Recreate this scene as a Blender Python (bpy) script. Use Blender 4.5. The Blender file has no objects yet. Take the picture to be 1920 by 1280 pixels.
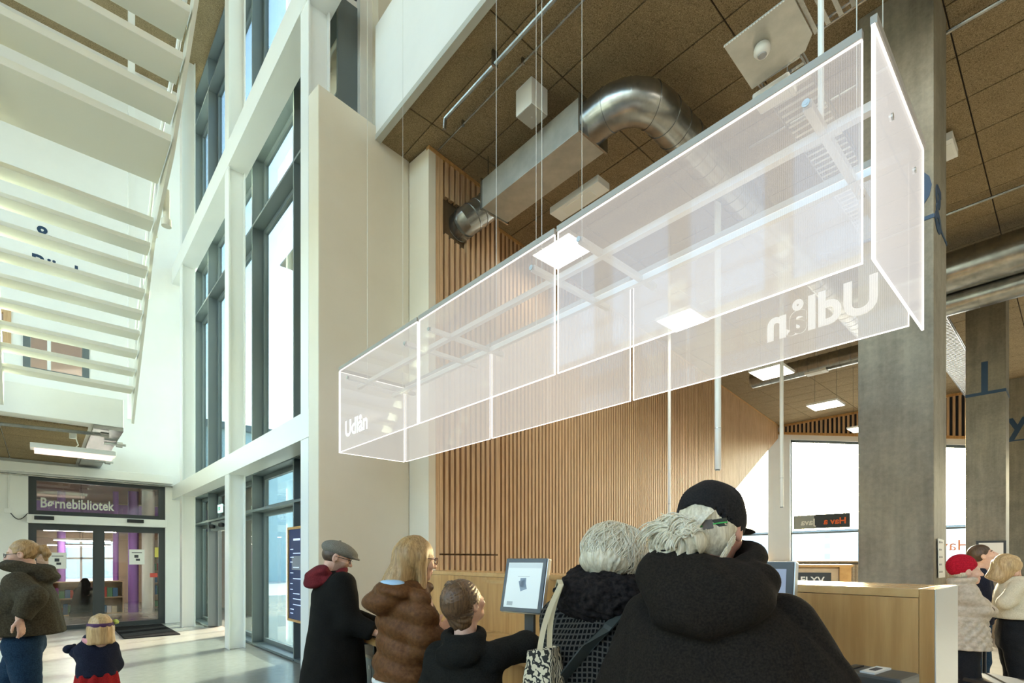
import bpy, bmesh, math, random
import numpy as np
from mathutils import Vector, Matrix
random.seed(7)
S = bpy.context.scene
COL = S.collection

# ------------------------------------------------------------------ camera, sky, sun, exposure
# World axes: X runs along the stair treads / ceiling boards, Y along the window wall, Z up (metres).
FPX, HORIZ, CX, CAMZ = 972.0, 1050.0, 960.0, 1.55
RX, RY = 0.740, -0.672          # camera right in world XY
FX, FY = 0.672, 0.740           # camera forward in world XY
cam_d = bpy.data.cameras.new('camera'); cam = bpy.data.objects.new('camera', cam_d); COL.objects.link(cam)
cam_d.sensor_width = 36.0; cam_d.lens = 36.0*FPX/1920.0
cam_d.shift_y = (HORIZ-640.0)/1920.0
cam_d.clip_start = 0.05; cam_d.clip_end = 800
cam.location = (0, 0, CAMZ)
cam.rotation_euler = (math.pi/2, 0, -math.atan2(FX, FY))
S.camera = cam

SUN_RATIO, SUN_EL = 0.50, math.radians(13.5)     # sun bearing as right/depth of the view, and elevation
_sx, _sy = RX*SUN_RATIO+FX, RY*SUN_RATIO+FY
sun_az = math.atan2(_sx, _sy)                    # clockwise from +Y
world = bpy.data.worlds.new('sky'); S.world = world; world.use_nodes = True
_nt = world.node_tree; _bg = _nt.nodes['Background']
_sky = _nt.nodes.new('ShaderNodeTexSky'); _sky.sky_type = 'NISHITA'; _sky.sun_disc = False
_sky.sun_elevation = SUN_EL; _sky.sun_rotation = sun_az
_sky.air_density = 1.0; _sky.dust_density = 3.2; _sky.ozone_density = 1.0
_nt.links.new(_sky.outputs[0], _bg.inputs[0]); _bg.inputs[1].default_value = 1.5
sun_d = bpy.data.lights.new('sun', 'SUN'); sun_d.energy = 17.0; sun_d.angle = math.radians(0.6); sun_d.color = (1.0, 0.90, 0.74)
sun = bpy.data.objects.new('sun', sun_d); COL.objects.link(sun)
_dir = Vector((math.sin(sun_az)*math.cos(SUN_EL), math.cos(sun_az)*math.cos(SUN_EL), math.sin(SUN_EL)))
sun.rotation_euler = _dir.to_track_quat('Z', 'Y').to_euler(); sun.location = _dir*60
S.view_settings.view_transform = 'Standard'; S.view_settings.look = 'None'
S.view_settings.gamma = 1.0; S.view_settings.use_curve_mapping = False
S.view_settings.exposure = 0.56
S.cycles.max_bounces = 10; S.cycles.diffuse_bounces = 5; S.cycles.transparent_max_bounces = 24
S.cycles.caustics_reflective = False; S.cycles.caustics_refractive = False
S.cycles.sample_clamp_indirect = 6.0

# ------------------------------------------------------------------ projection helpers (pixel of the 1920x1280 photo -> world)
def W(r, d, z=0.0): return Vector((RX*r+FX*d, RY*r+FY*d, z))
def _ray(px, py):
    a = (px-CX)/FPX
    return Vector((RX*a+FX, RY*a+FY, (HORIZ-py)/FPX))
O0 = Vector((0, 0, CAMZ))
def UX(px, py, x): v = _ray(px, py); return O0+v*(x/v.x)
def UY(px, py, y): v = _ray(px, py); return O0+v*(y/v.y)
def UZ(px, py, z): v = _ray(px, py); return O0+v*((z-CAMZ)/v.z)
def UD(px, py, d): return O0+_ray(px, py)*d
def UP(px, py, p, n):
    v = _ray(px, py); return O0+v*((Vector(p)-O0).dot(Vector(n))/v.dot(Vector(n)))

# ------------------------------------------------------------------ scene graph helpers
_WM = {}
def wm(o): return _WM.get(o.name, Matrix.Identity(4)) if o else Matrix.Identity(4)
def tag(o, label=None, cat=None, group=None, kind=None):
    if label: o['label'] = label
    if cat: o['category'] = cat
    if group: o['group'] = group
    if kind: o['kind'] = kind
    return o
def thing(name, label, cat, loc=(0, 0, 0), rotz=0.0, group=None, kind=None):
    o = bpy.data.objects.new(name, None); COL.objects.link(o)
    o.empty_display_size = 0.1
    o.location = loc; o.rotation_euler = (0, 0, rotz)
    _WM[o.name] = Matrix.Translation(Vector(loc)) @ Matrix.Rotation(rotz, 4, 'Z')
    return tag(o, label, cat, group, kind)
def link(name, me, parent=None, mat=None):
    o = bpy.data.objects.new(name, me); COL.objects.link(o)
    if mat is not None:
        me.materials.clear()
        for m in (mat if isinstance(mat, (list, tuple)) else [mat]): me.materials.append(m)
    if parent is not None:
        o.parent = parent; _WM[o.name] = wm(parent).copy()
    return o
def dup(root, loc, rotz=None, label=None, group=None):
    def cp(o, par):
        c = o.copy(); COL.objects.link(c)
        if par is not None: c.parent = par
        for ch in [x for x in o.children]: cp(ch, c)
        return c
    r = cp(root, None); r.location = loc
    if rotz is not None: r.rotation_euler = (0, 0, rotz)
    if label: r['label'] = label
    if group: r['group'] = group
    return r

class MB:
    """collects shapes in world space; build() links ONE mesh object (coordinates made local to parent)"""
    def __init__(s): s.v = []; s.f = []; s.m = []; s.mi = 0
    def add(s, vs, fs):
        b = len(s.v); s.v += [tuple(v) for v in vs]; s.f += [tuple(i+b for i in f) for f in fs]; s.m += [s.mi]*len(fs); return s
    def box(s, a, b):
        x0, y0, z0 = [min(a[i], b[i]) for i in range(3)]; x1, y1, z1 = [max(a[i], b[i]) for i in range(3)]
        return s.add([(x0,y0,z0),(x1,y0,z0),(x1,y1,z0),(x0,y1,z0),(x0,y0,z1),(x1,y0,z1),(x1,y1,z1),(x0,y1,z1)],
                     [(0,3,2,1),(4,5,6,7),(0,1,5,4),(1,2,6,5),(2,3,7,6),(3,0,4,7)])
    def obox(s, c, u, v, w, hu, hv, hw):
        c = Vector(c); u = Vector(u).normalized()*hu; v = Vector(v).normalized()*hv; w = Vector(w).normalized()*hw
        P = [c-u-v-w, c+u-v-w, c+u+v-w, c-u+v-w, c-u-v+w, c+u-v+w, c+u+v+w, c-u+v+w]
        if u.cross(v).dot(w) < 0: P = P[4:]+P[:4]
        return s.add(P, [(0,3,2,1),(4,5,6,7),(0,1,5,4),(1,2,6,5),(2,3,7,6),(3,0,4,7)])
    def prism(s, poly, z0, z1):
        n = len(poly); area = sum(poly[i][0]*poly[(i+1)%n][1]-poly[(i+1)%n][0]*poly[i][1] for i in range(n))
        if area < 0: poly = poly[::-1]
        zz = (lambda z, i: z[i] if isinstance(z, (list, tuple)) else z)
        vs = [(p[0], p[1], zz(z0, i)) for i, p in enumerate(poly)]+[(p[0], p[1], zz(z1, i)) for i, p in enumerate(poly)]
        return s.add(vs, [tuple(range(n))[::-1], tuple(range(n, 2*n))]+[(i, (i+1)%n, (i+1)%n+n, i+n) for i in range(n)])
    def slab(s, poly3, thick):
        """planar 3D polygon extruded by vector thick"""
        n = len(poly3); P = [Vector(p) for p in poly3]; t = Vector(thick)
        nrm = Vector((0,0,0))
        for i in range(n): nrm += P[i].cross(P[(i+1)%n])
        if nrm.dot(t) < 0: P = P[::-1]
        return s.add(P+[p+t for p in P], [tuple(range(n))[::-1], tuple(range(n, 2*n))]+[(i, (i+1)%n, (i+1)%n+n, i+n) for i in range(n)])
    def quad(s, *p): return s.add(p, [tuple(range(len(p)))])
    def tube(s, path, r, n=10, cap=True, closed=False):
        P = [Vector(p) for p in path]; k = len(P)
        R = r if isinstance(r, (list, tuple)) else [r]*k
        vs = []; ref = None
        for i in range(k):
            if closed: t = P[(i+1)%k]-P[i-1]
            else: t = P[min(i+1, k-1)]-P[max(i-1, 0)]
            t.normalize()
            if ref is None: ref = Vector((0,0,1)) if abs(t.z) < 0.9 else Vector((1,0,0))
            a = ref-t*ref.dot(t)
            if a.length < 1e-4: a = t.orthogonal()
            a.normalize(); b = t.cross(a); ref = a
            for j in range(n):
                g = 2*math.pi*j/n; vs.append(P[i]+(a*math.cos(g)+b*math.sin(g))*R[i])
        fs = []
        for i in range(k if closed else k-1):
            i2 = (i+1)%k
            for j in range(n):
                j2 = (j+1)%n; fs.append((i*n+j, i*n+j2, i2*n+j2, i2*n+j))
        if cap and not closed: fs += [tuple(range(n))[::-1], tuple((k-1)*n+j for j in range(n))]
        return s.add(vs, fs)
    def cyl(s, a, b, r, n=16): return s.tube([a, b], r, n)
    def lathe(s, c, prof, n=20):
        vs = []; fs = []; k = len(prof)
        for (r, z) in prof:
            for j in range(n):
                g = 2*math.pi*j/n; vs.append((c[0]+r*math.cos(g), c[1]+r*math.sin(g), c[2]+z))
        for i in range(k-1):
            for j in range(n):
                j2 = (j+1)%n; fs.append((i*n+j, i*n+j2, (i+1)*n+j2, (i+1)*n+j))
        fs += [tuple(range(n))[::-1], tuple((k-1)*n+j for j in range(n))]
        return s.add(vs, fs)
    def build(s, name, mat, parent=None, smooth=False, bevel=0.0):
        me = bpy.data.meshes.new(name)
        inv = wm(parent).inverted()
        me.from_pydata([tuple(inv @ Vector(v)) for v in s.v], [], s.f); me.update()
        o = link(name, me, parent, mat)
        if isinstance(mat, (list, tuple)) and len(mat) > 1: me.polygons.foreach_set('material_index', s.m)
        if smooth:
            me.polygons.foreach_set('use_smooth', [True]*len(me.polygons))
            try: me.set_sharp_from_angle(angle=math.radians(40))
            except Exception: pass
        if bevel > 0:
            bm = bmesh.new(); bm.from_mesh(me)
            bmesh.ops.bevel(bm, geom=bm.edges[:], offset=bevel, segments=2, profile=0.6, affect='EDGES', clamp_overlap=True)
            bm.to_mesh(me); bm.free()
        return o
def struct(name, mb, mat, label, cat, parent=None, **k):
    o = mb.build(name, mat, parent, **k)
    return tag(o, label, cat, None, 'structure') if parent is None else o
def add_text(name, body, size, origin, xdir, updir, mat, parent=None, extrude=0.002, bold=0.0, spacing=1.0, align='LEFT', sx=1.0):
    """flat lettering as a real thin mesh; xdir = reading direction, updir = up, in world space"""
    cu = bpy.data.curves.new(name, 'FONT'); cu.body = body; cu.size = size; cu.extrude = extrude
    cu.offset = bold*size; cu.space_character = spacing; cu.align_x = align; cu.resolution_u = 4
    o = bpy.data.objects.new(name, cu); COL.objects.link(o)
    dg = bpy.context.evaluated_depsgraph_get(); dg.update()
    me = bpy.data.meshes.new_from_object(o.evaluated_get(dg)); bpy.data.objects.remove(o); bpy.data.curves.remove(cu)
    x = Vector(xdir).normalized(); u = Vector(updir).normalized(); n = x.cross(u)
    M = Matrix(((x.x*sx, u.x, n.x, origin[0]), (x.y*sx, u.y, n.y, origin[1]), (x.z*sx, u.z, n.z, origin[2]), (0, 0, 0, 1)))
    me.transform(wm(parent).inverted() @ M); me.name = name
    return link(name, me, parent, mat)

# ------------------------------------------------------------------ materials
MATS = {}
def nodes(name):
    m = bpy.data.materials.new(name); m.use_nodes = True; MATS[name] = m
    return m, m.node_tree, m.node_tree.nodes['Principled BSDF']
def simple(name, col, rough=0.5, metal=0.0, spec=0.5, emit=None, es=0.0):
    m, t, b = nodes(name)
    b.inputs['Base Color'].default_value = (*col, 1); b.inputs['Roughness'].default_value = rough
    b.inputs['Metallic'].default_value = metal; b.inputs['Specular IOR Level'].default_value = spec
    if emit: b.inputs['Emission Color'].default_value = (*emit, 1); b.inputs['Emission Strength'].default_value = es
    return m
def ramp(t, src, stops):
    r = t.nodes.new('ShaderNodeValToRGB'); e = r.color_ramp.elements
    while len(e) < len(stops): e.new(0.5)
    for i, (p, c) in enumerate(stops): e[i].position = p; e[i].color = (*c, 1)
    t.links.new(src, r.inputs[0]); return r.outputs[0]
def coords(t, scale=(1, 1, 1), out='Object', rot=(0, 0, 0)):
    c = t.nodes.new('ShaderNodeTexCoord'); mp = t.nodes.new('ShaderNodeMapping')
    mp.inputs['Scale'].default_value = scale; mp.inputs['Rotation'].default_value = rot
    t.links.new(c.outputs[out], mp.inputs[0]); return mp.outputs[0]
def noise(t, vec, scale=5, detail=4, rough=0.55, dist=0.0):
    n = t.nodes.new('ShaderNodeTexNoise'); n.inputs['Scale'].default_value = scale; n.inputs['Detail'].default_value = detail
    n.inputs['Roughness'].default_value = rough; n.inputs['Distortion'].default_value = dist
    t.links.new(vec, n.inputs['Vector']); return n.outputs[0]
def bump(t, b, h, strength=0.3, dist=0.01):
    n = t.nodes.new('ShaderNodeBump'); n.inputs['Strength'].default_value = strength; n.inputs['Distance'].default_value = dist
    t.links.new(h, n.inputs['Height']); t.links.new(n.outputs[0], b.inputs['Normal'])
def mixc(t, fac, a, b, mode='MIX'):
    n = t.nodes.new('ShaderNodeMix'); n.data_type = 'RGBA'; n.blend_type = mode
    for k, x in ((0, fac), (6, a), (7, b)):
        if isinstance(x, (int, float)): n.inputs[k].default_value = x
        elif isinstance(x, tuple): n.inputs[k].default_value = (*x, 1)
        else: t.links.new(x, n.inputs[k])
    return n.outputs[2]
def textured(name, c0, c1, scale=(1, 1, 1), nscale=6, rough=0.6, bstr=0.2, detail=5, lo=0.35, hi=0.65, bdist=0.01, metal=0.0, spec=0.4, dist=0.0):
    m, t, b = nodes(name)
    v = coords(t, scale); n = noise(t, v, nscale, detail, 0.6, dist)
    t.links.new(ramp(t, n, [(lo, c0), (hi, c1)]), b.inputs['Base Color'])
    b.inputs['Roughness'].default_value = rough; b.inputs['Metallic'].default_value = metal; b.inputs['Specular IOR Level'].default_value = spec
    if bstr: bump(t, b, n, bstr, bdist)
    return m

white = textured('white_paint', (0.80, 0.80, 0.775), (0.83, 0.83, 0.805), nscale=1.5, rough=0.55, bstr=0.02)
white_steel = simple('white_steel', (0.82, 0.83, 0.80), 0.35)
cream = textured('plaster_wall', (0.715, 0.655, 0.53), (0.745, 0.69, 0.57), nscale=1.2, rough=0.7, bstr=0.03)
stair_paint = simple('stair_paint', (0.80, 0.79, 0.70), 0.45)
frame_grey = simple('window_frame_grey', (0.115, 0.145, 0.155), 0.4)
frame_dark = simple('dark_frame', (0.035, 0.042, 0.047), 0.4)
black = simple('black_plastic', (0.012, 0.013, 0.015), 0.4)
steel = simple('brushed_steel', (0.55, 0.56, 0.55), 0.32, 0.9)
oak = textured('oak_slat', (0.47, 0.30, 0.16), (0.62, 0.42, 0.245), scale=(14, 14, 0.8), nscale=3, rough=0.5, bstr=0.05)
oak_dark = textured('oak_backing', (0.10, 0.062, 0.032), (0.14, 0.09, 0.045), scale=(6, 6, 0.6), nscale=3, rough=0.8, bstr=0.0)
ply = textured('oak_veneer', (0.43, 0.225, 0.075), (0.56, 0.325, 0.125), scale=(9, 9, 0.7), nscale=2.2, rough=0.35, bstr=0.04)
ply_top = textured('oak_veneer_top', (0.52, 0.30, 0.115), (0.62, 0.38, 0.16), scale=(5, 5, 5), nscale=2.2, rough=0.2, bstr=0.02)
shelf_wood = textured('pale_shelf_wood', (0.55, 0.42, 0.27), (0.66, 0.52, 0.35), scale=(3, 3, 8), nscale=2, rough=0.5, bstr=0.03)

def mk_woodwool():
    m, t, b = nodes('wood_wool_board')
    v = coords(t, (1, 1, 1))
    n1 = noise(t, v, 42, 4, 0.7, 3.0); n2 = noise(t, v, 3, 2)
    c = ramp(t, n1, [(0.36, (0.075, 0.054, 0.030)), (0.5, (0.28, 0.21, 0.12)), (0.63, (0.47, 0.365, 0.225))])
    c2 = mixc(t, 0.2, c, ramp(t, n2, [(0.3, (0.19, 0.14, 0.08)), (0.7, (0.34, 0.255, 0.15))]))
    t.links.new(c2, b.inputs['Base Color']); b.inputs['Roughness'].default_value = 0.95; b.inputs['Specular IOR Level'].default_value = 0.1
    bump(t, b, n1, 0.6, 0.01); return m
woodwool = mk_woodwool()
def mk_concrete(name, c0, c1, rough=0.6, sc=1.0, spec=0.4, bs=0.15):
    m, t, b = nodes(name)
    v = coords(t, (sc, sc, sc)); n1 = noise(t, v, 1.6, 8, 0.65, 0.4); n2 = noise(t, v, 22, 5, 0.7); n3 = noise(t, coords(t, (5, 5, 0.35)), 2, 3)
    f = mixc(t, 0.35, n1, n2); f = mixc(t, 0.3, f, n3)
    t.links.new(ramp(t, f, [(0.34, c0), (0.62, c1)]), b.inputs['Base Color'])
    b.inputs['Roughness'].default_value = rough; b.inputs['Specular IOR Level'].default_value = spec
    bump(t, b, n2, bs, 0.004); return m
concrete = mk_concrete('raw_concrete', (0.12, 0.105, 0.078), (0.275, 0.25, 0.192))
floor_mat = mk_concrete('polished_concrete', (0.25, 0.245, 0.22), (0.33, 0.325, 0.295), rough=0.22, sc=0.6, spec=0.55, bs=0.01)
outside_mat = mk_concrete('outdoor_paving', (0.45, 0.44, 0.42), (0.55, 0.54, 0.52), rough=0.8, sc=0.2)
def mk_galv():
    m, t, b = nodes('galvanised_steel')
    v = coords(t, (1, 1, 1)); n1 = noise(t, v, 6, 3); vo = t.nodes.new('ShaderNodeTexVoronoi'); vo.inputs['Scale'].default_value = 26
    t.links.new(v, vo.inputs['Vector'])
    f = mixc(t, 0.10, n1, vo.outputs['Color'])
    t.links.new(ramp(t, f, [(0.3, (0.25, 0.255, 0.245)), (0.7, (0.42, 0.42, 0.40))]), b.inputs['Base Color'])
    b.inputs['Metallic'].default_value = 0.95; b.inputs['Roughness'].default_value = 0.27; bump(t, b, n1, 0.03, 0.02); return m
galv = mk_galv()
def schlick(t, f0=0.04, gain=1.0):
    lw = t.nodes.new('ShaderNodeLayerWeight'); lw.inputs[0].default_value = 0.5
    pw = t.nodes.new('ShaderNodeMath'); pw.operation = 'POWER'; pw.inputs[1].default_value = 5.0; t.links.new(lw.outputs['Facing'], pw.inputs[0])
    ma = t.nodes.new('ShaderNodeMath'); ma.operation = 'MULTIPLY_ADD'; ma.inputs[1].default_value = (1-f0)*gain; ma.inputs[2].default_value = f0*gain
    ma.use_clamp = True; t.links.new(pw.outputs[0], ma.inputs[0]); return ma.outputs[0]
def mk_glass(name, tint=(0.93, 0.97, 0.96), refl=1.0):
    m, t, b = nodes(name); t.nodes.remove(b)
    out = t.nodes['Material Output']; tr = t.nodes.new('ShaderNodeBsdfTransparent'); gl = t.nodes.new('ShaderNodeBsdfGlossy')
    tr.inputs[0].default_value = (*tint, 1); gl.inputs['Roughness'].default_value = 0.02
    mx = t.nodes.new('ShaderNodeMixShader'); t.links.new(schlick(t, 0.05, refl), mx.inputs[0]); t.links.new(tr.outputs[0], mx.inputs[1]); t.links.new(gl.outputs[0], mx.inputs[2])
    t.links.new(mx.outputs[0], out.inputs[0]); return m
glass = mk_glass('clear_glass')
glass_solar = mk_glass('solar_glass', (0.66, 0.77, 0.78), 1.3)
glass_dark = mk_glass('entrance_glass', (0.80, 0.82, 0.82), 1.5)
def emissive(name, col, s):
    m, t, b = nodes(name); b.inputs['Base Color'].default_value = (*col, 1)
    b.inputs['Emission Color'].default_value = (*col, 1); b.inputs['Emission Strength'].default_value = s; return m
lamp_panel = emissive('lamp_diffuser', (1.0, 0.93, 0.80), 14.0)
lamp_soft = emissive('lamp_diffuser_pink', (1.0, 0.78, 0.68), 0.75)
navy = simple('navy_lettering', (0.012, 0.045, 0.10), 0.5)
# ================================================================== STRUCTURE
DV = Vector((0.9935, 0.110, 0)).normalized()      # direction of wing wall and slat walls
DN = Vector((DV.y, -DV.x, 0))                     # towards the hall
YB = 15.19                                        # wall with the children's library door
XG = 3.07                                         # glass plane of the window wall
ZC = 7.0                                          # hall ceiling

fl = MB().box((-9.2, -9.2, -0.2), (22.4, 24.0, 0.0)); struct('floor', fl, floor_mat, 'pale polished concrete floor striped with low sunlight', 'floor')
out = MB().box((-260, -260, -0.6), (420, 420, -0.25)); struct('ground', out, outside_mat, 'pale paved ground outside the windows', 'ground')

def wall_y(name, y0, y1, xr, zr, holes, mat, label, parent=None):
    """wall in a plane of constant y with rectangular holes (x0,x1,z0,z1)"""
    xs = sorted({xr[0], xr[1], *[h[0] for h in holes], *[h[1] for h in holes]}); mb = MB()
    for a, b in zip(xs[:-1], xs[1:]):
        if b-a < 1e-6: continue
        cut = sorted([(h[2], h[3]) for h in holes if h[0] < (a+b)/2 < h[1]]); z = zr[0]
        for c in cut+[(zr[1], zr[1])]:
            if c[0]-z > 1e-6: mb.box((a, y0, z), (b, y1, c[0]))
            z = c[1]
    return struct(name, mb, mat, label, 'wall', parent)

# --- back wall of the atrium (children's library below, offices above)
dx0, dx1 = UY(53, 900, YB).x, UY(310, 900, YB).x
dz_top = UY(53, 890, YB).z
u0, u1 = UY(43, 610, YB), UY(167, 715, YB)
v0, v1 = UY(-120, 545, YB), UY(21, 662, YB)
wall_y('wall_back', YB, YB+0.22, (-9.2, XG+0.05), (0, 13.2),
       [(dx0, dx1, 0, dz_top), (u0.x, u1.x, UY(167, 718, YB).z, u0.z), (v0.x, v1.x, v1.z, v0.z)], white,
       'white back wall above and beside the glass library doors')
wl = MB(); wl.box((-9.4, -9.2, 0), (-9.2, YB, 4.4)).box((-9.4, -9.2, 12.2), (-9.2, YB, 13.2))
_edges = [-9.2]+[y for k in range(8) for y in (-8.6+k*2.85, -8.6+k*2.85+2.2)]+[YB]
for a_, b_ in zip(_edges[0::2], _edges[1::2]): wl.box((-9.4, a_, 4.4), (-9.2, b_, 12.2))
for z_ in (8.0,): wl.box((-9.4, -9.2, z_), (-9.21, YB, z_+0.7))
struct('wall_left', wl, white, 'white side wall of the atrium with tall window openings', 'wall')
w10 = thing('window_10', 'tall glazed openings of the atrium side wall', 'window', (-9.3, 0, 4.4), kind='structure')
for k in range(8): MB().box((-9.32, -8.6+k*2.85, 4.4), (-9.31, -8.6+k*2.85+2.2, 12.2)).build('pane', glass, w10)
struct('wall_rear', MB().box((-9.2, -9.4, 0), (22.4, -9.2, 13.2)), white, 'white rear wall of the hall', 'wall')
# roof over the atrium with a long rooflight opening behind the viewer
rf = MB().box((-9.4, -9.4, 13.2), (3.3, 15.4, 13.45))
struct('ceiling_atrium', rf, woodwool, 'wood wool ceiling high above the stair', 'ceiling')

# --- wing wall, pier, balcony front
pA, pB = Vector((2.415, 6.05, 0)), Vector((3.73, 6.20, 0))
wn = -DN*0.24
wing = MB().prism([tuple((pA)[:2]), tuple((pB)[:2]), tuple((pB+wn)[:2]), tuple((pA+wn)[:2])], 0, 7.16)
struct('wall_wing', wing, cream, 'tall cream plaster wing wall beside the window wall', 'wall', bevel=0.012)
pC = Vector((3.765, 5.775, 0))
pier = MB().prism([tuple(pB[:2]), tuple(pC[:2]), tuple((pC+DV*0.12)[:2]), tuple((pB+DV*0.12)[:2])], 0, ZC-0.02)
struct('wall_pier', pier, cream, 'narrow cream pier between the wing wall and the oak slats', 'wall')
bal = MB().box((3.2, -9.2, ZC+0.04), (3.32, 6.15, 8.45))
struct('wall_balcony', bal, white, 'white balcony front running above the hall ceiling edge', 'wall')
struct('trim_1', MB().box((3.19, -9.2, ZC-0.03), (3.27, 6.15, ZC+0.04)), simple('trim_grey', (0.45, 0.46, 0.42), 0.5), 'grey edge trim under the white balcony front', 'trim')
struct('wall_upper', MB().box((6.2, -9.2, ZC+0.2), (6.4, 6.6, 12.0)).box((3.32, 6.3, ZC+0.2), (6.4, 6.5, 12.0)), cream, 'cream wall of the upper gallery', 'wall')
struct('ceiling_gallery', MB().box((3.2, -9.2, 12.0), (6.4, 6.6, 12.2)), white, 'pale ceiling over the upper gallery', 'ceiling')

# --- hall ceiling of wood wool boards
ceil = MB().box((3.27, -9.2, ZC+0.03), (22.4, 9.2, ZC+0.2))
ceil = struct('ceiling', ceil, simple('ceiling_void', (0.05, 0.04, 0.03), 0.9), 'hall ceiling of brown wood wool boards', 'ceiling')
bw, bl, gap = 0.745, 1.515, 0.007
pm = MB().box((gap, gap, 0), (bw-gap, bl-gap, 0.028))
first = None; n_p = 0
for i in range(26):
    for j in range(-3, 6):
        x0 = 3.615-bw*1+i*bw; y0 = 0.92+(j)*bl
        if x0 < 3.2: x0c = 3.275
        if x0+bw > 22.5 or n_p >= 280: continue
        if first is None:
            o = pm.build('ceiling_panel', woodwool, ceil, bevel=0.006); first = o
        else:
            o = first.copy(); COL.objects.link(o); o.scale = (1, 1, 1)
        o.location = (max(x0, 3.27) if x0 > 3.0 else 3.27, y0, ZC); n_p += 1
        if x0 < 3.2: o.scale = ((3.615-3.27)/bw, 1, 1); o.location.x = 3.27

# --- slat walls
def pt(p, t, n=0.0): return p+DV*t+DN*n
def slat_wall(name, p0, length, z0f, z1f, label, t_first=0.0, skip=None, pitch=0.1):
    back = MB(); q = 0.075
    return back, q
sw1 = MB().prism([tuple(pt(pC, 0.13, -0.06)[:2]), tuple(pt(pC, 1.37, -0.06)[:2]), tuple(pt(pC, 1.37, -0.5)[:2]), tuple(pt(pC, 0.13, -0.5)[:2])], 0, ZC)
wall1 = struct('wall_slats', sw1, oak_dark, 'short wall of vertical oak slats with the duct passing through', 'wall')
def slat_mesh(w, dpt, zb0, zb1, zt, base, t):
    """one slat: sloping foot from zb0 to zb1 across its width"""
    a, b = pt(base, t, 0), pt(base, t+w, 0); c, d = pt(base, t+w, -dpt), pt(base, t, -dpt)
    return MB().prism([tuple(a[:2]), tuple(b[:2]), tuple(c[:2]), tuple(d[:2])], 0, 1), (zb0, zb1, zt)
def add_slat(parent, base, t, w, zb0, zb1, zt, dpt=0.07, name='slat', mat=None):
    a, b, c, d = pt(base, t), pt(base, t+w), pt(base, t+w, -dpt), pt(base, t, -dpt)
    mb = MB(); P = [a, b, c, d]; zb = [zb0, zb1, zb1, zb0]
    vs = [(p.x, p.y, z) for p, z in zip(P, zb)]+[(p.x, p.y, zt) for p in P]
    mb.add(vs, [(3,2,1,0),(4,5,6,7),(0,1,5,4),(1,2,6,5),(2,3,7,6),(3,0,4,7)])
    n = (P[1]-P[0]).cross(Vector((0,0,1)))
    if n.dot(P[0]-P[3]) < 0: mb.f = [f[::-1] for f in mb.f]
    return mb.build(name, mat or oak, parent)
seam = 1.63
add_slat(wall1, pC, 0.125, 0.06, 0, 0, ZC-0.05, 0.07, 'edge_board')
for k in range(12):
    t = 0.19+k*0.1
    if k == 0 or True:
        lo = seam+0.012
        if 1 <= k <= 4:                      # cut round the duct opening
            add_slat(wall1, pC, t, 0.058, lo, lo, 6.0 - 0.02*k)
            add_slat(wall1, pC, t, 0.058, 6.48, 6.48, ZC-0.05)
        else: add_slat(wall1, pC, t, 0.058, lo, lo, ZC-0.05)
        add_slat(wall1, pC, t, 0.058, 0.05, 0.05, seam-0.012)
MB().prism([tuple(pt(pC, 0.0, 0.012)[:2]), tuple(pt(pC, 1.37, 0.012)[:2]), tuple(pt(pC, 1.37, -0.05)[:2]), tuple(pt(pC, 0, -0.05)[:2])], ZC-0.05, ZC-0.005).build('top_board', ply, wall1)
p2 = Vector((5.58, 6.44, 0)); L2 = 16.62
def foot(t):                                   # diagonal lower edge of the long slat wall
    return max(0.0, 4.06-0.51*(11.8-t)) if t > 4.2 else 0.0
t_lo, t_hi = -0.45, L2
bk = MB()
Pb = [pt(p2, t, -0.075) for t in (t_lo, 3.9, t_hi)]; Pk = [pt(p2, t, -0.25) for t in (t_lo, 3.9, t_hi)]
zb = [0, foot(4.21)*0+0.02, foot(t_hi)]
vs = [(p.x, p.y, z) for p, z in zip(Pb, zb)]+[(p.x, p.y, ZC) for p in Pb]+[(p.x, p.y, z) for p, z in zip(Pk, zb)]+[(p.x, p.y, ZC) for p in Pk]
bk.add(vs, [(0,1,4,3),(1,2,5,4),(6,9,10,7),(7,10,11,8),(0,6,7,1),(1,7,8,2),(3,4,10,9),(4,5,11,10),(0,3,9,6),(2,8,11,5)])
wall2 = struct('wall_slats_long', bk, oak_dark, 'long wall of vertical oak slats ending in a diagonal lower edge', 'wall')
n = int((t_hi-t_lo)/0.1)
for k in range(n):
    t = t_lo+k*0.1
    f0, f1 = (foot(t), foot(t+0.058)) if t > 3.9 else (0.05, 0.05)
    if t > 3.9: f0, f1 = max(0.02, 4.06-0.51*(11.8-t)), max(0.02, 4.06-0.51*(11.8-t-0.058))
    add_slat(wall2, p2, t, 0.058, f0, f1, ZC-0.05)
MB().prism([tuple(pt(p2, t_lo, 0.012)[:2]), tuple(pt(p2, t_hi, 0.012)[:2]), tuple(pt(p2, t_hi, -0.06)[:2]), tuple(pt(p2, t_lo, -0.06)[:2])], ZC-0.05, ZC-0.005).build('top_board', ply, wall2)
# outer skin behind the slat wall, closing the hall towards the quay
struct('wall_outer', MB().prism([(3.12, 6.42), (22.4, 10.72), (22.4, 10.9), (3.12, 6.58)], 0, 13.2), white, 'white outer wall behind the oak slats', 'wall')

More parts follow.
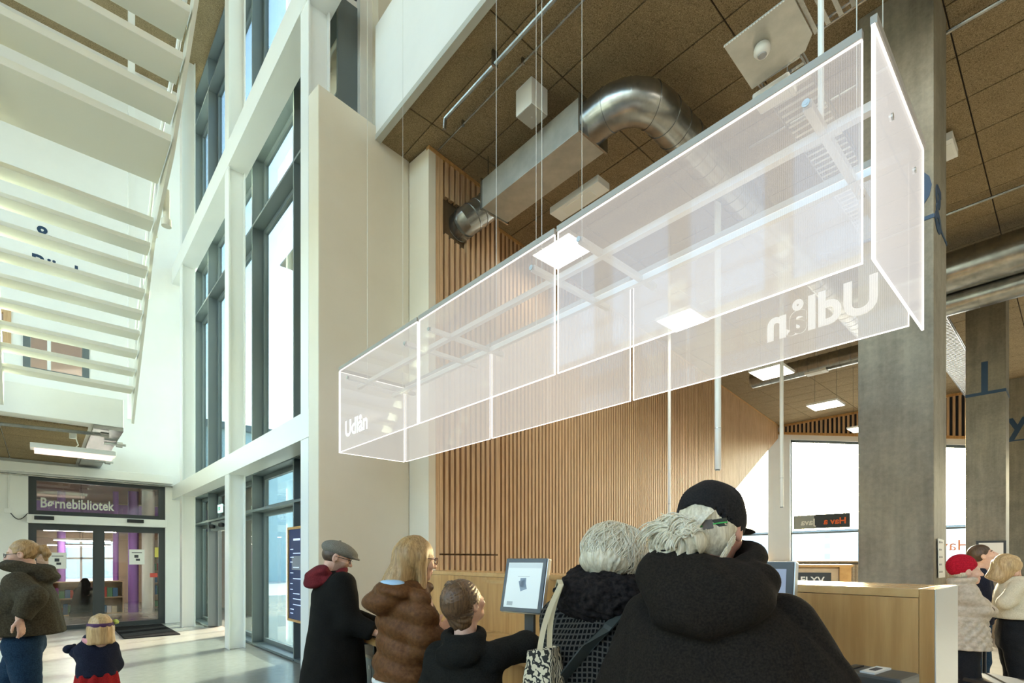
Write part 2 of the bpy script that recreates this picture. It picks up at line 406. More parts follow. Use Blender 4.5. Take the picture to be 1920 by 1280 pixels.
# --- steel columns and beams of the window wall
def hcol(y, z1=13.2, name='steel_column', label=''):
    m = MB(); x0, x1 = 2.41, 2.68
    for a, b in ((0, 3.05), (3.38, 8.40), (8.82, z1)):
        m.box((x0, y, a), (x0+0.018, y+0.26, b)).box((x1-0.018, y, a), (x1, y+0.26, b)).box((x0+0.018, y+0.06, a), (x1-0.018, y+0.075, b))
    return struct(name, m, white_steel, label, 'column')
hcol(9.97, label='white steel column in front of the window wall by the entrance')
hcol(14.0, label='white steel column nearest the children\'s library wall')
hcol(6.34, label='white steel column rising behind the cream wing wall')
def hbeam(z0, z1, label):
    m = MB().box((2.40, 6.0 if z0 > 7.2 else 6.27, z0), (2.72, YB, z1))
    return struct('steel_beam', m, white_steel, label, 'beam')
hbeam(3.05, 3.38, 'white steel beam above the entrance doors'); hbeam(8.40, 8.82, 'white steel beam at upper floor level of the window wall')

# --- window wall (grey aluminium curtain wall), one structure per storey
MY = [6.52, 8.10, 10.20, 11.85, 13.57, YB-0.04]
def curtain(name, z0, z1, transoms, solid, label, skip_bays=()):
    root = thing(name, label, 'window', (XG, 8, z0), kind='structure')
    for y in MY: MB().box((2.85, y-0.02, z0), (XG+0.06, y+0.02, z1)).build('mullion', frame_grey, root)
    for z in [z0]+transoms+[z1]:
        for a, b in zip(MY[:-1], MY[1:]):
            if (a in skip_bays) and z < 2.4: continue
            MB().box((2.85, a+0.02, z-0.02), (XG+0.06, b-0.02, z+0.02)).build('transom', frame_grey, root)
    zz = [z0]+transoms+[z1]
    for a, b in zip(MY[:-1], MY[1:]):
        for c, d in zip(zz[:-1], zz[1:]):
            if a in skip_bays and c < 2.4: continue
            if a in solid:
                MB().box((XG, a+0.02, c+0.02), (XG+0.05, b-0.02, d-0.02)).build('blind_panel', solid[a], root)
            else:
                f = MB(); w = 0.075
                f.box((XG-0.03, a+0.02, c+0.02), (XG+0.04, a+0.02+w, d-0.02)).box((XG-0.03, b-0.02-w, c+0.02), (XG+0.04, b-0.02, d-0.02))
                f.box((XG-0.03, a+0.02+w, c+0.02), (XG+0.04, b-0.02-w, c+0.02+w)).box((XG-0.03, a+0.02+w, d-0.02-w), (XG+0.04, b-0.02-w, d-0.02))
                pf = f.build('pane_frame', frame_grey, root)
                MB().box((XG, a+0.02+w, c+0.02+w), (XG+0.012, b-0.02-w, d-0.02-w)).build('pane', glass_solar, pf)
    return root
panel_dark = simple('blind_panel_dark', (0.05, 0.055, 0.055), 0.5); panel_beige = simple('blind_panel_beige', (0.42, 0.38, 0.29), 0.6)
win1 = curtain('window_1', 0.03, 3.12, [2.45], {6.52: panel_dark}, 'ground floor glazing of the grey window wall beside the entrance', skip_bays=(11.85,))
win2 = curtain('window_2', 3.46, 8.90, [7.64], {6.52: panel_beige}, 'tall glazing of the grey window wall above the entrance')
win3 = curtain('window_3', 9.02, 13.16, [12.40], {6.52: panel_beige}, 'topmost glazing of the grey window wall under the atrium ceiling')
struct('wall_spandrel', MB().box((2.86, 6.52, 3.14), (XG+0.06, YB, 3.44)), white, 'white spandrel band over the entrance glazing', 'wall')
struct('wall_spandrel_upper', MB().box((2.86, 6.52, 8.92), (XG+0.06, YB, 9.0)), white, 'white spandrel band at the upper floor edge', 'wall')
for z, yy in ((8.6, 8.15), (8.6, 10.28), (3.75, 13.65)): pass

# entrance doors in the skipped bay of the ground glazing
de = thing('door_1', 'grey framed sliding entrance doors behind the white column', 'door', (XG, 12.7, 0), kind='structure')
for y in (11.9, 12.7, 13.5): MB().box((XG-0.04, y-0.025, 0.02), (XG+0.0, y+0.025, 2.43)).build('stile', frame_grey, de)
for a, b in ((11.935, 12.665), (12.735, 13.465)):
    MB().box((XG-0.03, a, 0.06), (XG-0.018, b, 2.4)).build('pane', glass, de)
MB().box((XG-0.18, 11.9, 2.22), (XG-0.06, 13.5, 2.42)).build('header', frame_grey, de)
for y in (12.3, 13.1): MB().lathe((XG-0.24, y, 2.26), [(0.045, 0), (0.06, 0.02), (0.06, 0.07), (0.03, 0.09)], 14).build('door_sensor', black, de, smooth=True)
ex = MB().box((XG-0.3, 12.02, 2.55), (XG-0.27, 12.34, 2.72)); ex = ex.build('exit_sign', emissive('exit_green', (0.55, 0.9, 0.8), 0.9)); MB().box((XG-0.29, 12.16, 2.70), (XG-0.0, 12.20, 2.72)).build('bracket', frame_grey, ex); tag(ex, 'small green and white exit sign over the entrance doors', 'sign')
add_text('exit_pictogram', 'EXIT', 0.1, (XG-0.302, 12.30, 2.6), (0, -1, 0), (0, 0, 1), simple('exit_ink', (0.0, 0.25, 0.16), 0.5), ex)

# --- mezzanine slab with wood wool soffit
mz = MB().box((-9.2, 10.58, 3.72), (1.0, YB, 4.18))
mezz = struct('floor_mezzanine', mz, white, 'white edged mezzanine slab under the stair foot', 'floor', bevel=0.01)
for i in range(8):
    for j in range(3): MB().box((-7.9+i*1.06, 10.9+j*1.42, 3.695), (-7.9+i*1.06+1.045, 10.9+j*1.42+1.405, 3.722)).build('soffit_panel', woodwool, mezz)
MB().box((0.62, 10.6, 3.66), (1.0, YB, 3.725)).build('soffit_edge', galv, mezz)
struct('trim_2', MB().box((-9.2, YB-0.16, 3.42), (2.4, YB, 3.62)), white, 'white boxed ledge above the library doors', 'trim', bevel=0.01)
for q, (z, xe) in enumerate(((3.36, 2.4),)):
    o = MB().tube([(-9, YB-0.09, z), (xe, YB-0.09, z)], 0.02, 8); o = o.build('conduit_pipe', galv, smooth=True); tag(o, 'thin galvanised pipe along the wall above the library doors', 'pipe')
pA0, pA1 = UZ(-60, 788, 3.6), UZ(197, 815, 3.6)
o = MB().tube([pA0, pA1], 0.028, 8); o.cyl(pA1-Vector((0.06,0,0)), pA1+Vector((0.05,0,0)), 0.042, 10); o = o.build('conduit_pipe', galv, smooth=True); tag(o, 'galvanised pipe with end fitting below the mezzanine soffit', 'pipe')
for (a, b, lb) in (((195, 830), (236, 835), 'short black tube lamp across the metal soffit edge, upper of two'), ((178, 863), (212, 867), 'short black tube lamp across the metal soffit edge, lower of two')):
    p, q = UZ(*a, 3.62), UZ(*b, 3.62)
    o = MB().tube([p, q], 0.022, 8); o.cyl(q-(q-p).normalized()*0.14, q-(q-p).normalized()*0.05, 0.05, 10); o = o.build('tube_lamp', steel, smooth=True); tag(o, lb, 'lamp')
# pink-white luminaire under the mezzanine
c = (UZ(92, 845, 3.35)+UZ(185, 855, 3.35))/2
lum = thing('pendant_panel_lamp', 'flat panel lamp hung under the mezzanine on a white cord', 'lamp', c)
MB().box((c.x-0.55, c.y-0.15, 3.36), (c.x+0.55, c.y+0.15, 3.44)).build('housing', white, lum, bevel=0.006)
MB().box((c.x-0.50, c.y-0.12, 3.30), (c.x+0.50, c.y+0.12, 3.36)).build('diffuser', lamp_soft, lum)
MB().tube([(c.x, c.y, 3.44), (c.x+0.05, c.y, 3.5), (c.x+0.02, c.y, 3.60), (c.x-0.02, c.y, 3.70)], 0.008, 6).build('cord', white, lum)
MB().cyl((c.x-0.02, c.y, 3.60), (c.x-0.02, c.y, 3.69), 0.05).build('ceiling_cup', white, lum)

# --- concrete columns with lettering
def ccol(x, y0, y1, dx, label):
    return struct('concrete_column', MB().box((x, y0, 0), (x+dx, y1, ZC)), concrete, label, 'column', bevel=0.015)
c1 = ccol(6.1, 0.925, 1.527, 0.66, 'thick raw concrete column behind the oak counter')
c2 = ccol(13.95, 1.01, 1.61, 0.66, 'raw concrete column with a navy letter L, beyond the thick one')
c3 = ccol(21.6, 1.0, 1.6, 0.66, 'farthest raw concrete column, with a navy letter y')
def col_text(col, x, y, z, s, size, side=None, line=None, nm='letter'):
    if side == 'x': add_text(nm, s, size, (x-0.004, y, z), (0, -1, 0), (0, 0, 1), navy, col, 0.002, 0.02)
    else: add_text(nm, s, size, (x, y-0.004, z), (1, 0, 0), (0, 0, 1), navy, col, 0.002, 0.02)
zl1 = UX(1728, 410, 6.1).z
MB().box((6.095, 0.925, zl1-0.03), (6.1, 1.527, zl1+0.005)).build('painted_line', navy, c1); MB().box((6.1, 0.92, zl1-0.03), (6.76, 0.925, zl1+0.005)).build('painted_line', navy, c1)
col_text(c1, 6.1, 1.40, zl1+0.08, 'o', 0.86, 'x'); col_text(c1, 6.16, 0.925, zl1+0.06, 'g', 0.62, 'y')
zl2 = UX(1808, 743, 13.95).z
MB().box((13.945, 1.01, zl2-0.04), (13.95, 1.61, zl2+0.02)).build('painted_line', navy, c2); MB().box((13.95, 1.005, zl2-0.04), (14.61, 1.01, zl2+0.02)).build('painted_line', navy, c2)
MB().box((13.945, 1.27, zl2+0.02), (13.95, 1.37, zl2+0.62)).build('letter', navy, c2)
zl3 = UX(1895, 826, 21.6).z
MB().box((21.595, 1.0, zl3-0.03), (21.6, 1.6, zl3+0.01)).build('painted_line', navy, c3)
col_text(c3, 21.6, 1.52, zl3+0.22, 'y', 0.95, 'x')

# --- far window wall (seen past the column) with frieze of slats
XW = 22.2
fw = MB()
zs = 1.52
def yat(px): v = _ray(px, 1050); return XW*v.y/v.x
ya, yb_, yc = yat(1481), yat(1775), yat(1830)
zh = lambda y: 6.39-(7.9-y)*0.205            # sloping window heads
fw.box((XW, -9.2, 0), (XW+0.25, 10.7, zs))
def ysl(y0, y1, f0, f1, th=0.25, x=XW):
    return [(x, y0, f0(y0)), (x, y1, f0(y1)), (x, y1, f1(y1)), (x, y0, f1(y0))]
fw.slab(ysl(-9.2, 10.7, zh, lambda y: ZC), (0.25, 0, 0))
for (y0, y1) in ((ya, yat(1440)), (1.2, yc-0.2), (10.4, 10.7), (-9.2, -6.0)):
    fw.slab(ysl(min(y0, y1), max(y0, y1), lambda y: zs, zh), (0.25, 0, 0))
struct('wall_far', fw, white, 'white window wall at the far end of the hall', 'wall')
def farwin(name, y0, y1, label):
    r = thing(name, label, 'window', (XW, (y0+y1)/2, zs), kind='structure')
    MB().slab(ysl(y0, y1, lambda y: zs, zh, x=XW+0.15), (0.012, 0, 0)).build('pane', glass, r)
    for z in (2.62,): MB().box((XW+0.1, y0, z-0.03), (XW+0.2, y1, z+0.03)).build('glazing_bar', frame_grey, r)
    MB().slab(ysl(y0, y1, lambda y: zh(y)-0.09, zh, x=XW+0.1), (0.1, 0, 0)).build('head_bar', frame_grey, r)
    for y in (y0, y1): MB().box((XW+0.1, y-0.03, zs), (XW+0.2, y+0.03, zh(y))).build('jamb', frame_grey, r)
    return r
w4 = farwin('window_4', yc, ya, 'large bright far window with a banner hung in it'); farwin('window_5', yat(1440), 10.4, 'narrow far window beneath the diagonal edge of the oak slats'); farwin('window_6', -6.0, 1.2, 'far window beyond the farthest concrete column')
fr = thing('frieze', 'dark frieze of oak slats above the far window', 'trim', (XW, 4, 6), kind='structure')
zf = lambda y: zh(y)+0.27
MB().slab(ysl(0.5, 8.3, zf, lambda y: ZC-0.001, x=XW-0.04), (0.04, 0, 0)).build('backing', simple('frieze_back', (0.02, 0.022, 0.03), 0.8), fr)
MB().slab(ysl(0.5, 8.3, lambda y: zf(y)-0.09, zf, x=XW-0.11), (0.11, 0, 0)).build('lower_board', ply, fr)
MB().box((XW-0.11, 0.5, ZC-0.08), (XW, 8.3, ZC-0.001)).build('upper_board', ply, fr)
y = 0.55
while y < 8.25:
    MB().slab(ysl(y, y+0.07, zf, lambda q: ZC-0.08, x=XW-0.1), (0.06, 0, 0)).build('slat', oak, fr); y += 0.15
struct('trim_3', MB().box((XW-0.35, -9.2, zs-0.05), (XW+0.1, 10.6, zs)), ply_top, 'pale wooden sill board along the far window', 'trim')
# banner hung in the far window, read from outside
def banner(y1, y0, z0, z1, x):
    b = thing('window_banner', 'black banner with orange and white mirrored lettering in the far window', 'banner', (x, (y0+y1)/2, z0))
    MB().box((x, y0, z0), (x+0.01, y0+(y1-y0)*0.62, z1)).build('dark_cloth', frame_dark, b)
    MB().box((x, y0+(y1-y0)*0.62, z0), (x+0.01, y1, z1)).build('grey_cloth', simple('banner_grey', (0.33, 0.34, 0.30), 0.6), b)
    orange = simple('orange_print', (0.85, 0.14, 0.02), 0.5, emit=(0.85, 0.14, 0.02), es=0.0)
    h = (z1-z0)
    add_text('lettering', 'Hav a', h*0.62, (x-0.004, y0+0.12, z0+h*0.28), (0, 1, 0), (0, 0, 1), orange, b, 0.001, 0.025, sx=1.0)
    add_text('lettering', 'Java', h*0.62, (x-0.004, y0+(y1-y0)*0.60, z0+h*0.28), (0, 1, 0), (0, 0, 1), simple('cream_print', (0.8, 0.78, 0.68), 0.5), b, 0.001, 0.025)
    return b
bz0, bz1 = UX(1540, 990, XW-0.05).z, UX(1540, 964, XW-0.05).z
banner(UX(1488, 980, XW-0.05).y, UX(1594, 980, XW-0.05).y, bz0, bz1, XW-0.05)
t2 = add_text('lettering', 'Hav a', 0.50, (XW+0.148, UX(1820, 1030, XW).y, UX(1790, 1031, XW).z), (0, 1, 0), (0, 0, 1), simple('orange_print_faint', (0.80, 0.30, 0.12), 0.5))
tag(t2, 'orange mirrored window lettering right beside the far columns', 'lettering')

# --- distant pale buildings outside
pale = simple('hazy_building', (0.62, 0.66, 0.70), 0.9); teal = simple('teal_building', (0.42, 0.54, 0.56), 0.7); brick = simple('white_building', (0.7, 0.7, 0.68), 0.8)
def bld(name, x0, y0, x1, y1, h, mat, label, nx=9):
    r = thing(name, label, 'building', ((x0+x1)/2, (y0+y1)/2, -0.3))
    MB().box((x0, y0, -0.3), (x1, y1, h)).build('facade', mat, r)
    MB().box((x0-0.4, y0-0.4, h), (x1+0.4, y1+0.4, h+0.5)).build('roof', frame_grey, r)
    wm_ = simple('far_window', (0.45, 0.48, 0.5), 0.6) if 'far_window' not in MATS else MATS['far_window']
    for i in range(nx):
        for z in np.arange(2.0, h-2, 3.4):
            yy = y0+(i+0.5)*(y1-y0)/nx
            MB().box((x0-0.06, yy-0.8, z), (x0, yy+0.8, z+1.7)).build('window', wm_, r)
bld('harbour_building', 190, 20, 205, 150, 11, pale, 'long hazy pale building far across the water')
bld('harbour_building', 175, -60, 190, 8, 15, pale, 'taller hazy pale building seen past the farthest columns', 6)
bld('quay_building', 7, 46, 24, 58, 12, teal, 'teal building outside the tall window', 4)
bld('quay_building', 2, 70, 16, 84, 13, brick, 'white low building outside the entrance', 6)
# ================================================================== CHILDREN'S LIBRARY DOORS AND ROOM
yd = YB+0.05
dl = thing('door_2', 'dark framed glass sliding doors and transom of the children\'s library', 'door', ((dx0+dx1)/2, YB, 0), kind='structure')
z_hd1, z_hd0 = UY(53, 964, YB).z, UY(53, 980, YB).z
fwid = 0.13
dw = dx1-dx0
def fr_box(a, b, nm='frame_bar', mat=None): MB().box(a, b).build(nm, mat or frame_dark, dl)
fr_box((dx0, yd, 0), (dx0+fwid, yd+0.1, dz_top)); fr_box((dx1-fwid, yd, 0), (dx1, yd+0.1, dz_top))
fr_box((dx0+fwid, yd, dz_top-0.1), (dx1-fwid, yd+0.1, dz_top)); fr_box((dx0+fwid, yd, z_hd1), (dx1-fwid, yd+0.1, z_hd1+0.1))
fr_box((dx0+fwid, yd, z_hd0-0.14), (dx1-fwid, yd+0.1, z_hd0)); fr_box((dx0+fwid, yd, 0.0), (dx1-fwid, yd+0.1, 0.1))
xm = UY(184, 1050, YB).x
fr_box((xm-0.09, yd, 0.1), (xm+0.12, yd+0.1, z_hd0-0.14))
MB().box((dx0-0.02, YB-0.13, z_hd0), (dx1+0.01, yd+0.1, z_hd1)).build('header_box', white, dl, bevel=0.006)
MB().box((dx0+fwid, yd+0.04, z_hd1+0.1), (dx1-fwid, yd+0.052, dz_top-0.1)).build('transom_pane', glass_dark, dl)
MB().box((dx0+fwid, yd+0.04, 0.1), (xm-0.09, yd+0.052, z_hd0-0.14)).build('pane', glass_dark, dl)
MB().box((xm+0.12, yd+0.04, 0.1), (dx1-fwid, yd+0.052, z_hd0-0.14)).build('pane', glass_dark, dl)
letter_white = simple('frosted_lettering', (0.62, 0.63, 0.58), 0.7)
tp = UY(75, 953, YB); tq = UY(226, 958, YB)
add_text('lettering', 'Børnebibliotek', 0.30, (tp.x, yd-0.006, UY(75, 950, YB).z), (1, 0, 0), (0, 0, 1), letter_white, dl, 0.002, 0.022, 1.02, sx=(tq.x-tp.x)/2.02)
for px in (83, 254):
    p = UY(px, 967+px*0.035, YB-0.15); MB().box((p.x-0.16, YB-0.19, p.z-0.05), (p.x+0.16, YB-0.13, p.z+0.03)).build('door_sensor', black, dl, bevel=0.008)
paper = simple('paper', (0.78, 0.78, 0.74), 0.7); ink = simple('ink', (0.05, 0.05, 0.06), 0.6)
for (px, py, lb) in ((108, 1050, 'white notice sheet on the glass door leaf behind the woman in the parka'), (257, 1043, 'white notice sheet on the glass door leaf nearer the window wall')):
    p = UY(px, py, yd); o = thing('notice_sheet', lb, 'notice', (p.x, yd, p.z))
    MB().box((p.x-0.15, yd+0.028, p.z-0.19), (p.x+0.15, yd+0.036, p.z+0.17)).build('sheet', paper, o)
    MB().box((p.x-0.10, yd+0.026, p.z+0.085), (p.x+0.10, yd+0.028, p.z+0.10)).box((p.x-0.05, yd+0.026, p.z-0.03), (p.x+0.03, yd+0.028, p.z+0.04)).box((p.x-0.02, yd+0.026, p.z-0.10), (p.x+0.06, yd+0.028, p.z-0.05)).build('print', ink, o)
p = UY(295, 1035, yd); MB().box((p.x-0.05, yd+0.03, p.z-0.12), (p.x+0.03, yd+0.036, p.z+0.12)).build('yellow_sticker', simple('yellow_sticker', (0.75, 0.68, 0.15), 0.6), dl)
p = UY(291, 1078, yd); MB().box((p.x-0.10, yd+0.03, p.z-0.05), (p.x+0.05, yd+0.036, p.z+0.05)).build('red_sticker', simple('red_sticker', (0.55, 0.08, 0.06), 0.6), dl)
wc = thing('wall_cable', 'white cable run with a small box and a black loop beside the library doors', 'cable', UY(17, 958, YB))
a_, b_, c_ = UY(16, 866, YB-0.02), UY(16, 956, YB-0.02), UY(52, 962, YB-0.02)
MB().tube([a_, b_], 0.012, 8).build('trunking', white, wc); MB().box((b_.x-0.07, YB-0.05, b_.z-0.06), (b_.x+0.05, YB, b_.z+0.04)).build('box', white, wc, bevel=0.006)
MB().tube([b_+(c_-b_)*t+Vector((0, 0, -0.16*math.sin(math.pi*t))) for t in np.linspace(0, 1, 9)], 0.008, 6).build('loop', black, wc, smooth=True)
# room behind
cw = simple('library_wall', (0.62, 0.50, 0.40), 0.7); purple = simple('purple_paint_and_light', (0.36, 0.17, 0.60), 0.5)
rx0, rx1, ry1 = -3.0, 4.4, 23.5
z_w0, z_w1 = 0.75, 2.25
wx0, wx1 = UY(120, 1050, ry1).x, UY(214, 1050, ry1).x
wall_y('wall_library', ry1, ry1+0.2, (rx0, rx1), (0, 3.7), [(wx0, wx1, z_w0, z_w1)], cw, 'wood toned rear wall of the children\'s library')
struct('wall_library_side', MB().box((rx0-0.2, YB+0.22, 0), (rx0, ry1+0.2, 3.7)).box((rx1, YB+0.22, 0), (rx1+0.2, ry1+0.2, 3.7)), cw, 'side walls of the children\'s library', 'wall')
struct('ceiling_library', MB().box((rx0-0.2, YB+0.22, 3.6), (rx1+0.2, ry1+0.2, 3.75)), simple('library_ceiling', (0.35, 0.26, 0.2), 0.8), 'dark ceiling of the children\'s library', 'ceiling')
w7 = thing('window_7', 'bright window at the back of the children\'s library', 'window', ((wx0+wx1)/2, ry1, z_w0), kind='structure')
MB().box((wx0, ry1+0.08, z_w0), (wx1, ry1+0.09, z_w1)).build('pane', glass, w7)
for x in np.linspace(wx0, wx1, 4): MB().box((x-0.03, ry1+0.05, z_w0), (x+0.03, ry1+0.12, z_w1)).build('glazing_bar', white, w7)
for z in (z_w0, 1.62, z_w1): MB().box((wx0, ry1+0.05, z-0.03), (wx1, ry1+0.12, z+0.03)).build('glazing_bar', white, w7)
struct('trim_4', MB().box((rx0, ry1-0.5, 2.3), (rx1, ry1-0.02, 2.5)), shelf_wood, 'pale wooden fascia over the library window', 'trim')
struct('trim_5', MB().box((rx0, ry1-3.0, 2.55), (rx1, ry1-2.9, 3.3)), purple, 'purple painted bulkhead in the children\'s library', 'trim')  # purple light on the upper band, put into the bulkhead's colour
for (px, w, lb) in ((115, 0.10, 'purple round pillar behind the first notice sheet'), (217, 0.07, 'thin purple pillar at the middle of the glass doors'), (250, 0.13, 'purple pillar behind the notice sheet by the window wall'), (278, 0.16, 'pale pillar inside the library near the window wall')):
    p = UD(px, 1050, 15.5); m = white if px == 278 else purple
    o = MB().cyl((p.x, p.y, 0), (p.x, p.y, 3.6), w).build('library_pillar', m, smooth=True); tag(o, lb, 'pillar')
def bookcase(cx, cy, w, h, rows, lb, seed, dpt=0.35):
    r = thing('bookcase', lb, 'bookcase', (cx, cy, 0)); rnd = random.Random(seed)
    MB().box((cx-w/2, cy, 0), (cx-w/2+0.03, cy+dpt, h)).build('side_panel', shelf_wood, r); MB().box((cx+w/2-0.03, cy, 0), (cx+w/2, cy+dpt, h)).build('side_panel', shelf_wood, r)
    MB().box((cx-w/2+0.03, cy+dpt-0.02, 0), (cx+w/2-0.03, cy+dpt, h)).build('back_panel', shelf_wood, r)
    for i in range(rows+1):
        z = i*(h-0.03)/rows; MB().box((cx-w/2+0.03, cy, z), (cx+w/2-0.03, cy+dpt-0.02, z+0.03)).build('shelf', shelf_wood, r)
    cols = [(0.45, 0.08, 0.06), (0.06, 0.16, 0.32), (0.75, 0.68, 0.5), (0.12, 0.3, 0.16), (0.6, 0.35, 0.08), (0.7, 0.7, 0.72), (0.25, 0.1, 0.3)]
    names = ('red', 'blue', 'cream', 'green', 'ochre', 'grey', 'violet'); case = {3: 'bookcase behind parka woman', 4: 'middle low bookcase', 5: 'tall library bookcase'}[seed]
    tier = ('bottom', 'second', 'third', 'fourth', 'top')
    for i in range(rows):
        z = i*(h-0.03)/rows+0.03; x = cx-w/2+0.05; row = []
        while x < cx+w/2-0.16:
            bw_ = rnd.uniform(0.08, 0.14); bh = rnd.uniform(0.18, min(0.3, (h/rows)-0.07)); k = rnd.choice([q for q in range(7) if not row or q != row[-1][3]])
            row.append((x, bw_, bh, k)); x += bw_
        for n_, (x, bw_, bh, k) in enumerate(row):
            mt = MATS.get('book_%d' % k) or simple('book_%d' % k, cols[k], 0.6)
            b = MB().box((x, cy+0.04, z), (x+bw_*0.92, cy+0.26, z+bh)).build('book', mt)
            lf = names[row[n_-1][3]] if n_ else None; rt = names[row[n_+1][3]] if n_ < len(row)-1 else None
            wh_ = ('between %s and %s ones' % (lf, rt)) if lf and rt else ('first before a %s one' % rt if rt else 'last after a %s one' % lf)
            tag(b, '%s book %s, %s shelf of %s' % (names[k], wh_, tier[i] if i < rows-1 or rows == 5 else 'upper', case), 'book', 'books in the %s' % case)
p = UD(120, 1050, 16.5); bookcase(-1.2, 18.2, 1.6, 0.95, 2, 'low bookcase under the library window behind the parka woman', 3)
bookcase(1.0, 19.0, 1.6, 0.95, 2, 'low bookcase in the middle of the children\'s library', 4)
bookcase(3.2, 20.5, 1.5, 2.0, 5, 'tall pale bookcase deep in the children\'s library', 5)
for k, (px, py, w) in enumerate(((152, 995, 1.5), (155, 1013, 1.3), (150, 1022, 1.6))):
    p = UD(px, py, 14.0+1.5*k); q = UD(px+1, py, 14.0+1.5*k)
    o = thing('strip_lamp', 'slim warm strip lamp in the children\'s library, %s of three' % ('nearest', 'middle', 'farthest')[k], 'lamp', p)
    MB().box((p.x-w/2, p.y-0.06, p.z), (p.x+w/2, p.y+0.06, p.z+0.05)).build('housing', white, o); MB().box((p.x-w/2, p.y-0.05, p.z-0.02), (p.x+w/2, p.y+0.05, p.z)).build('diffuser', emissive('strip_glow', (1.0, 0.85, 0.7), 45.0) if 'strip_glow' not in MATS else MATS['strip_glow'], o)
    MB().tube([(p.x, p.y, p.z+0.05), (p.x, p.y, 3.6)], 0.006, 5).build('cord', black, o)
# low benches / door mat
mat_m = textured('door_mat_fibre', (0.004, 0.0045, 0.006), (0.022, 0.022, 0.024), nscale=90, rough=0.95, bstr=0.6, spec=0.02)
m0, m1, m2, m3 = UZ(214, 1180, 0), UZ(312, 1168, 0), UZ(356, 1196, 0), UZ(200, 1210, 0)
o = MB().box((UZ(214, 1180, 0).x, 12.65, 0.0), (2.15, 15.0, 0.018)).build('door_mat', mat_m, bevel=0.006); tag(o, 'black ribbed entrance mat in front of the glass library doors', 'mat')
# window wall of the upper floor seen through the stair
def upper_window(name, a, b, mat, label, panes):
    r = thing(name, label, 'window', ((a.x+b.x)/2, YB, b.z), kind='structure'); x0, x1, z0, z1 = a.x, b.x, b.z, a.z
    w = 0.12
    for q in ((x0, z0, x0+w, z1), (x1-w, z0, x1, z1), (x0+w, z1-w, x1-w, z1), (x0+w, z0, x1-w, z0+w)): MB().box((q[0], YB-0.02, q[1]), (q[2], YB+0.1, q[3])).build('frame_bar', mat, r)
    MB().box((x0+w, YB+0.05, z0+w), (x1-w, YB+0.06, z1-w)).build('pane', glass_dark, r)
    for i in range(1, panes): x = x0+(x1-x0)*0.38; MB().box((x-0.03, YB, z0+w), (x+0.03, YB+0.09, z1-w)).build('glazing_bar', white, r)
upper_window('window_8', u0, UY(167, 718, YB), frame_grey, 'dark framed office window seen between the stair treads', 2)
upper_window('window_9', v0, v1, oak, 'wood framed office window at the picture edge behind the stair', 1)
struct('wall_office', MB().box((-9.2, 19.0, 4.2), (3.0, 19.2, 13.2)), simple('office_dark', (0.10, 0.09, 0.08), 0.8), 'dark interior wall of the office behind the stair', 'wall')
big = thing('wall_lettering', 'large navy words on the white wall behind the stair treads', 'lettering', UY(120, 500, YB))
add_text('letters', '&', 0.46, UY(64, 447, YB-0.004), (1, 0, 0), (0, 0, 1), navy, big, 0.002, 0.02)
xb = UY(57, 500, YB-0.004)
for k_, ch_ in enumerate('Bücher'):
    pq = UY(57+27*k_, 505, YB-0.004); add_text('letter', ch_, 0.44, (pq.x, YB-0.004, xb.z), (1, 0, 0), (0, 0, 1), navy, big, 0.002, 0.02)
pp = UD(247, 300, 9.6)
o = MB().box((pp.x-0.05, pp.y, 4.18), (pp.x+0.05, pp.y+0.1, 12.8)).build('slender_post', white_steel); tag(o, 'slender white post seen through the gaps of the stair', 'post', kind='structure')

# ================================================================== STAIR
SX, SL = 1.05, -0.42
st = thing('staircase', 'white steel staircase with open risers climbing overhead', 'staircase', (SX, 8, 4.18))
def tread(y_near, z_bot, depth, th, nm='tread'):
    MB().box((SL+0.03, y_near, z_bot), (SX-0.02, y_near+depth, z_bot+th)).build(nm, stair_paint, st, bevel=0.005)
low0, low1 = UX(292, 418, SX), UX(253, 732, SX)
for i in range(9):
    f = i/8; y = low0.y+(low1.y-low0.y)*f; z = low0.z+(low1.z-low0.z)*f
    tread(y, z+0.006, 0.275, 0.052)
l_near, l_far = UX(325, 268, SX), UX(300, 386, SX)
tread(l_near.y, l_near.z, max(l_far.y-l_near.y, 0.85), 0.075, 'landing_plate')
ups = [UX(335, 198, SX), UX(348, 115, SX), UX(361, 27, SX)]
dy = (ups[2].y-l_near.y)/3; dz = (ups[2].z-l_near.z)/3
for i in range(1, 7): tread(l_near.y+dy*i, l_near.z+dz*i, 0.37, 0.07)
lo_dy = (low1.y-low0.y)/8; lo_dz = (low1.z-low0.z)/8
for x, nm in ((SX, 'stringer'), (SL, 'stringer')):
    a = Vector((x, low1.y+0.55, 4.10)); pts_b = [(low1.y+0.42, 3.70), (low0.y+0.30, low0.z-0.10), (l_near.y+0.15, l_near.z-0.03), (l_near.y+dy*7, l_near.z+dz*7-0.03)]
    pts_t = [(l_near.y+dy*7, l_near.z+dz*7+0.22), (l_near.y+0.05, l_near.z+0.25), (low0.y+0.35, low0.z+0.22), (low1.y+0.42, 4.20)]
    MB().slab([(x, p[0], p[1]) for p in pts_b+pts_t], (0.035, 0, 0)).build(nm, stair_paint, st)
